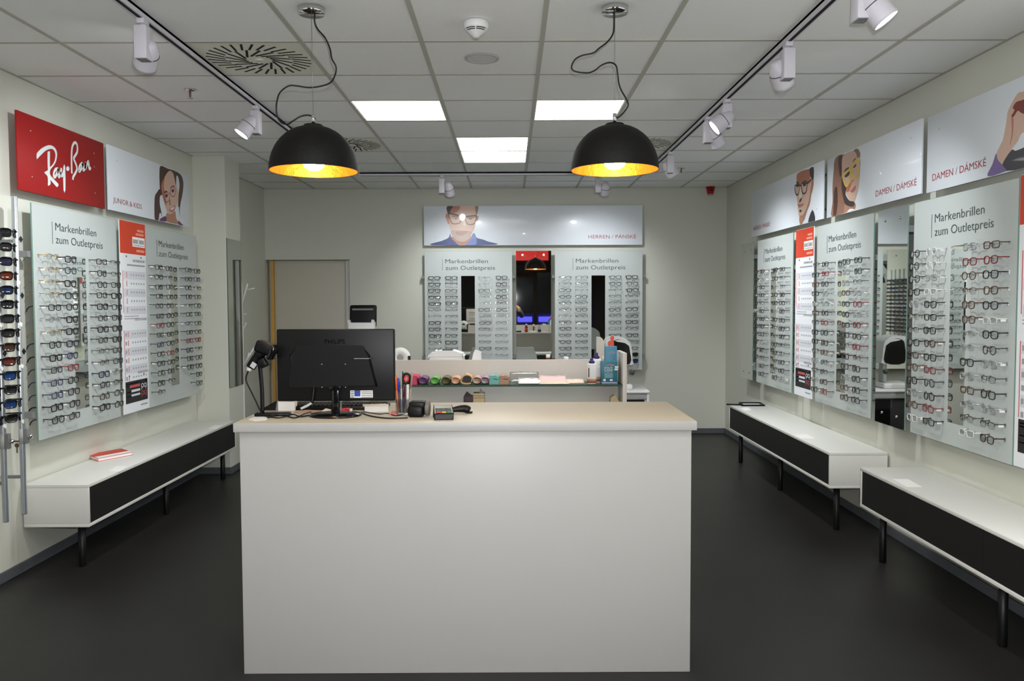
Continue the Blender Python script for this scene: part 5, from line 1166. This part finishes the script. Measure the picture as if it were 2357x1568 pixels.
MB().prism([(p[0], p[1]) for p in smooth2([(x * 1.0, zz) for x, zz in [((lambda q_: q_.x - 1.05)(at(px, py, IY)), (lambda q_: q_.z - z)(at(px, py, IY))) for px, py in ((1412, 783), (1430, 781), (1441, 787), (1446, 797), (1436, 789), (1420, 786))]], 2)], 'y', -.109, -.105).build('white_rim', white_pl, t)
pad = [((lambda q_: q_.x - 1.05)(at(px, py, IY - .02)), (lambda q_: q_.z - z)(at(px, py, IY - .02))) for px, py in ((1372, 812), (1372, 780), (1376, 776), (1383, 778), (1389, 786), (1390, 820), (1386, 840), (1373, 840))]
MB().prism(smooth2(pad, 2), 'y', -.05, -.02).build('forehead_rest', mat('cream_plastic', (222, 216, 204), .4), t, bevel=.005)
MB().tube([((at(1380, 838, IY).x - 1.05), -.035, .03), ((at(1380, 838, IY).x - 1.05), -.035, .33)], .01, 10).build('rest_post', chrome, t)
q = at(1455, 858, IY - .15)
MB().lathe([(0, -.02), (.02, -.018), (.026, 0), (.02, .02), (0, .022)], 16, M=T(q.x - 1.05, -.15, q.z - z) @ RY(.4)).build('joystick_knob', mat('knob_grey', (74, 74, 68), .4), t)
MB().tube([(.1, -.05, q.z - z), (q.x - 1.05, -.15, q.z - z)], .005, 8).build('joystick_rod', lt_grey, t)
# coat stand beyond the pillar
cx, cy = -2.655, 8.12
t = thing('coat_stand', 'slim white branching coat stand half hidden behind the pillar', 'coat stand', (cx, cy, 0))
MB().lathe([(.15, 0), (.15, .01), (.02, .02), (.013, .03), (.011, 1.735), (0, 1.737)], 18).build('trunk', white_pl, t)
def br(pts, r=.008): 
    q_ = [at(px, py, cy + .01) for px, py in pts]; MB().tube([(p.x - cx, p.y - cy, p.z) for p in q_], r, 8).build('branch', white_pl, t)
br([(556, 700), (561, 685), (570, 653)]); br([(567, 667), (576, 666), (586, 664)], .006); br([(556, 727), (562, 725), (567, 722)], .006); br([(556, 765), (562, 755), (567, 743)], .006)
br([(556, 846), (568, 828), (585, 800)]); br([(568, 828), (571, 820), (573, 812)], .006)

# ================================================================== the mall in front of the shop (seen only in the mirrors)
mw = mat('mall_wall', (126, 116, 100), .6, var=.04); dk = mat('mall_dark_glass', (28, 32, 36), .1)
struct(MB().box(-9, 9, -9.35, -9.2, -.08, 4.2).box(-9.15, -9, -9.2, FRONT, -.08, 4.2).box(9, 9.15, -9.2, FRONT, -.08, 4.2).build('wall_mall', mw))
struct(MB().box(-9, 9, -9.35, FRONT, 3.6, 3.7).build('ceiling_mall', mat('mall_ceiling', (90, 86, 80), .8)))
struct(MB().box(-9, -2.95, FRONT - .15, FRONT, 0, 3.6).box(2.62, 9, FRONT - .15, FRONT, 0, 3.6).box(-2.95, 2.62, FRONT - .15, FRONT, 2.88, 3.6).build('wall_front', mw))
t = thing('entrance_fascia', 'red lit fascia over the shop entrance, reflected in the mirror', 'fascia', (0, FRONT + .02, 2.58))
MB().box(-2.6, .98, -.02, .02, 0, .26).build('panel', mat('fascia_red', (200, 34, 26), .4, emit=(200, 34, 26), estr=.35), t)
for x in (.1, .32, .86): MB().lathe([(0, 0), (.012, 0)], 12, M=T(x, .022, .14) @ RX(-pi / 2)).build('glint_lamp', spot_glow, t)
t = thing('opposite_shopfront', 'dim shopfront across the mall with a blue light strip, reflected in the mirror', 'shopfront', (0, -8.9, 0))
for x in (-2.4, -.9, .85, 2.6): MB().box(x - .06, x + .06, -.05, .05, 0, 3.0).build('mullion', mat('bronze_frame', (104, 88, 68), .5), t)
MB().box(-2.5, 2.7, -.05, .05, 2.5, 2.75).build('transom', MATS['bronze_frame'], t)
for a, b in ((-2.34, -.96), (-.84, .79), (.91, 2.54)):
    MB().box(a, b, -.02, 0, 1.15, 2.5).build('pane', dk, t); MB().box(a, b, -.03, .01, .0, .8).build('plinth', mat('plinth_taupe', (120, 108, 96), .6), t)
    MB().box(a + .05, b - .05, 0, .03, .84, 1.02).build('light_strip', mat('blue_strip', (90, 90, 230), .5, emit=(86, 84, 255), estr=1.6), t)
# ---- the photographer, visible only in the back wall mirror
def skinned(name, verts, edges, radii, m_, parent=None, root=0):
    me = bpy.data.meshes.new(name); me.from_pydata(verts, edges, []); me.materials.append(m_); o = link(name, me, parent)
    sk = o.modifiers.new('skin', 'SKIN'); sk.use_smooth_shade = True
    for i, r_ in enumerate(radii): me.skin_vertices[0].data[i].radius = r_ if isinstance(r_, tuple) else (r_, r_)
    me.skin_vertices[0].data[root].use_root = True
    o.modifiers.new('sub', 'SUBSURF').levels = 1; return o
py = -0.42
per = thing('person', 'photographer in dark clothes raising a camera, reflected in the back wall mirror', 'person', (0.02, py, 0))
V = [(0, 0, .95), (0, -.01, 1.12), (0, 0, 1.32), (0, .01, 1.42), (0, .03, 1.5), (0, .045, 1.585), (0, .05, 1.68)]
R_ = [(.15, .11), (.145, .1), (.165, .105), (.1, .08), (.055, .055), (.082, .095), (.06, .08)]
E_ = [(0, 1), (1, 2), (2, 3), (3, 4), (4, 5), (5, 6)]
for s_ in (-1, 1):
    b = len(V); V += [(s_ * .17, 0, 1.38), (s_ * .27, .04, 1.17), (s_ * .1, .30, 1.44), (s_ * .06, .345, 1.485)]; R_ += [(.06, .06), (.045, .045), (.032, .032), (.03, .03)]; E_ += [(3, b), (b, b + 1), (b + 1, b + 2), (b + 2, b + 3)]
    for f_ in range(5):
        c_ = len(V); V += [(s_ * (.055 - .004 * f_), .36, 1.515 - .018 * f_), (s_ * (.035 - .003 * f_), .372, 1.52 - .018 * f_)]; R_ += [(.0095, .0095), (.008, .008)]; E_ += [(b + 3, c_), (c_, c_ + 1)]
    b = len(V); V += [(s_ * .1, .0, .86), (s_ * .11, .02, .5), (s_ * .11, -.01, .1), (s_ * .12, .04, .035), (s_ * .13, .15, .03)]; R_ += [(.09, .09), (.06, .06), (.042, .042), (.042, .035), (.035, .028)]; E_ += [(0, b), (b, b + 1), (b + 1, b + 2), (b + 2, b + 3), (b + 3, b + 4)]
bod = skinned('body', V, E_, R_, mat('skin_tone', (196, 146, 120), .5), per)
cv_ = V[:4] + [V[7], V[8], (-.15, .22, 1.35)]
V2, R2, E2 = [], [], []
for v_, r_ in zip(V[:4], [(.165, .125), (.16, .115), (.18, .12), (.115, .095)]): V2.append(v_); R2.append(r_)
E2 = [(0, 1), (1, 2), (2, 3)]
for s_ in (-1, 1):
    b = len(V2); V2 += [(s_ * .17, 0, 1.38), (s_ * .27, .04, 1.17), (s_ * .16, .2, 1.335)]; R2 += [.075, .058, .045]; E2 += [(3, b), (b, b + 1), (b + 1, b + 2)]
    b = len(V2); V2 += [(s_ * .1, .0, .84), (s_ * .11, .02, .5), (s_ * .11, -.01, .09)]; R2 += [.105, .075, .058]; E2 += [(0, b), (b, b + 1), (b + 1, b + 2)]
skinned('dark_clothes', V2, E2, R2, mat('dark_cloth', (26, 27, 34), .8), per)
MB().lathe([(0.0, .135), (.06, .125), (.096, .07), (.1, .0), (.085, -.06)], 20, M=T(0, .02, 1.64), sx=.95, sy=1.05, cap=False).build('hair', mat('hair_dark', (50, 36, 28), .6), per)
for s_ in (-1, 1): MB().lathe([(0, .01), (.009, .006), (.011, 0), (.009, -.006), (0, -.01)], 10, M=T(s_ * .032, .135, 1.62)).build('eye', dark_grey, per)
MB().tube([(0, .135, 1.62), (0, .158, 1.585), (0, .14, 1.58)], [.008, .012, .01], 8).build('nose', MATS['skin_tone'], per); MB().tube([(-.025, .13, 1.55), (0, .138, 1.547), (.025, .13, 1.55)], .005, 6).build('mouth', mat('lip_tone', (160, 90, 84), .5), per)
t = thing('compact_camera', 'compact camera in the hands of the reflected photographer', 'camera', (0.0, -0.03, EYE))
MB().rbox(-.055, .055, -.022, .012, -.034, .034, .005).build('body', black_pl, t)
MB().rbox(.012, .048, -.012, .014, .034, .10, .004).build('flash_head', black_pl, t)
print('objects', len(bpy.data.objects))
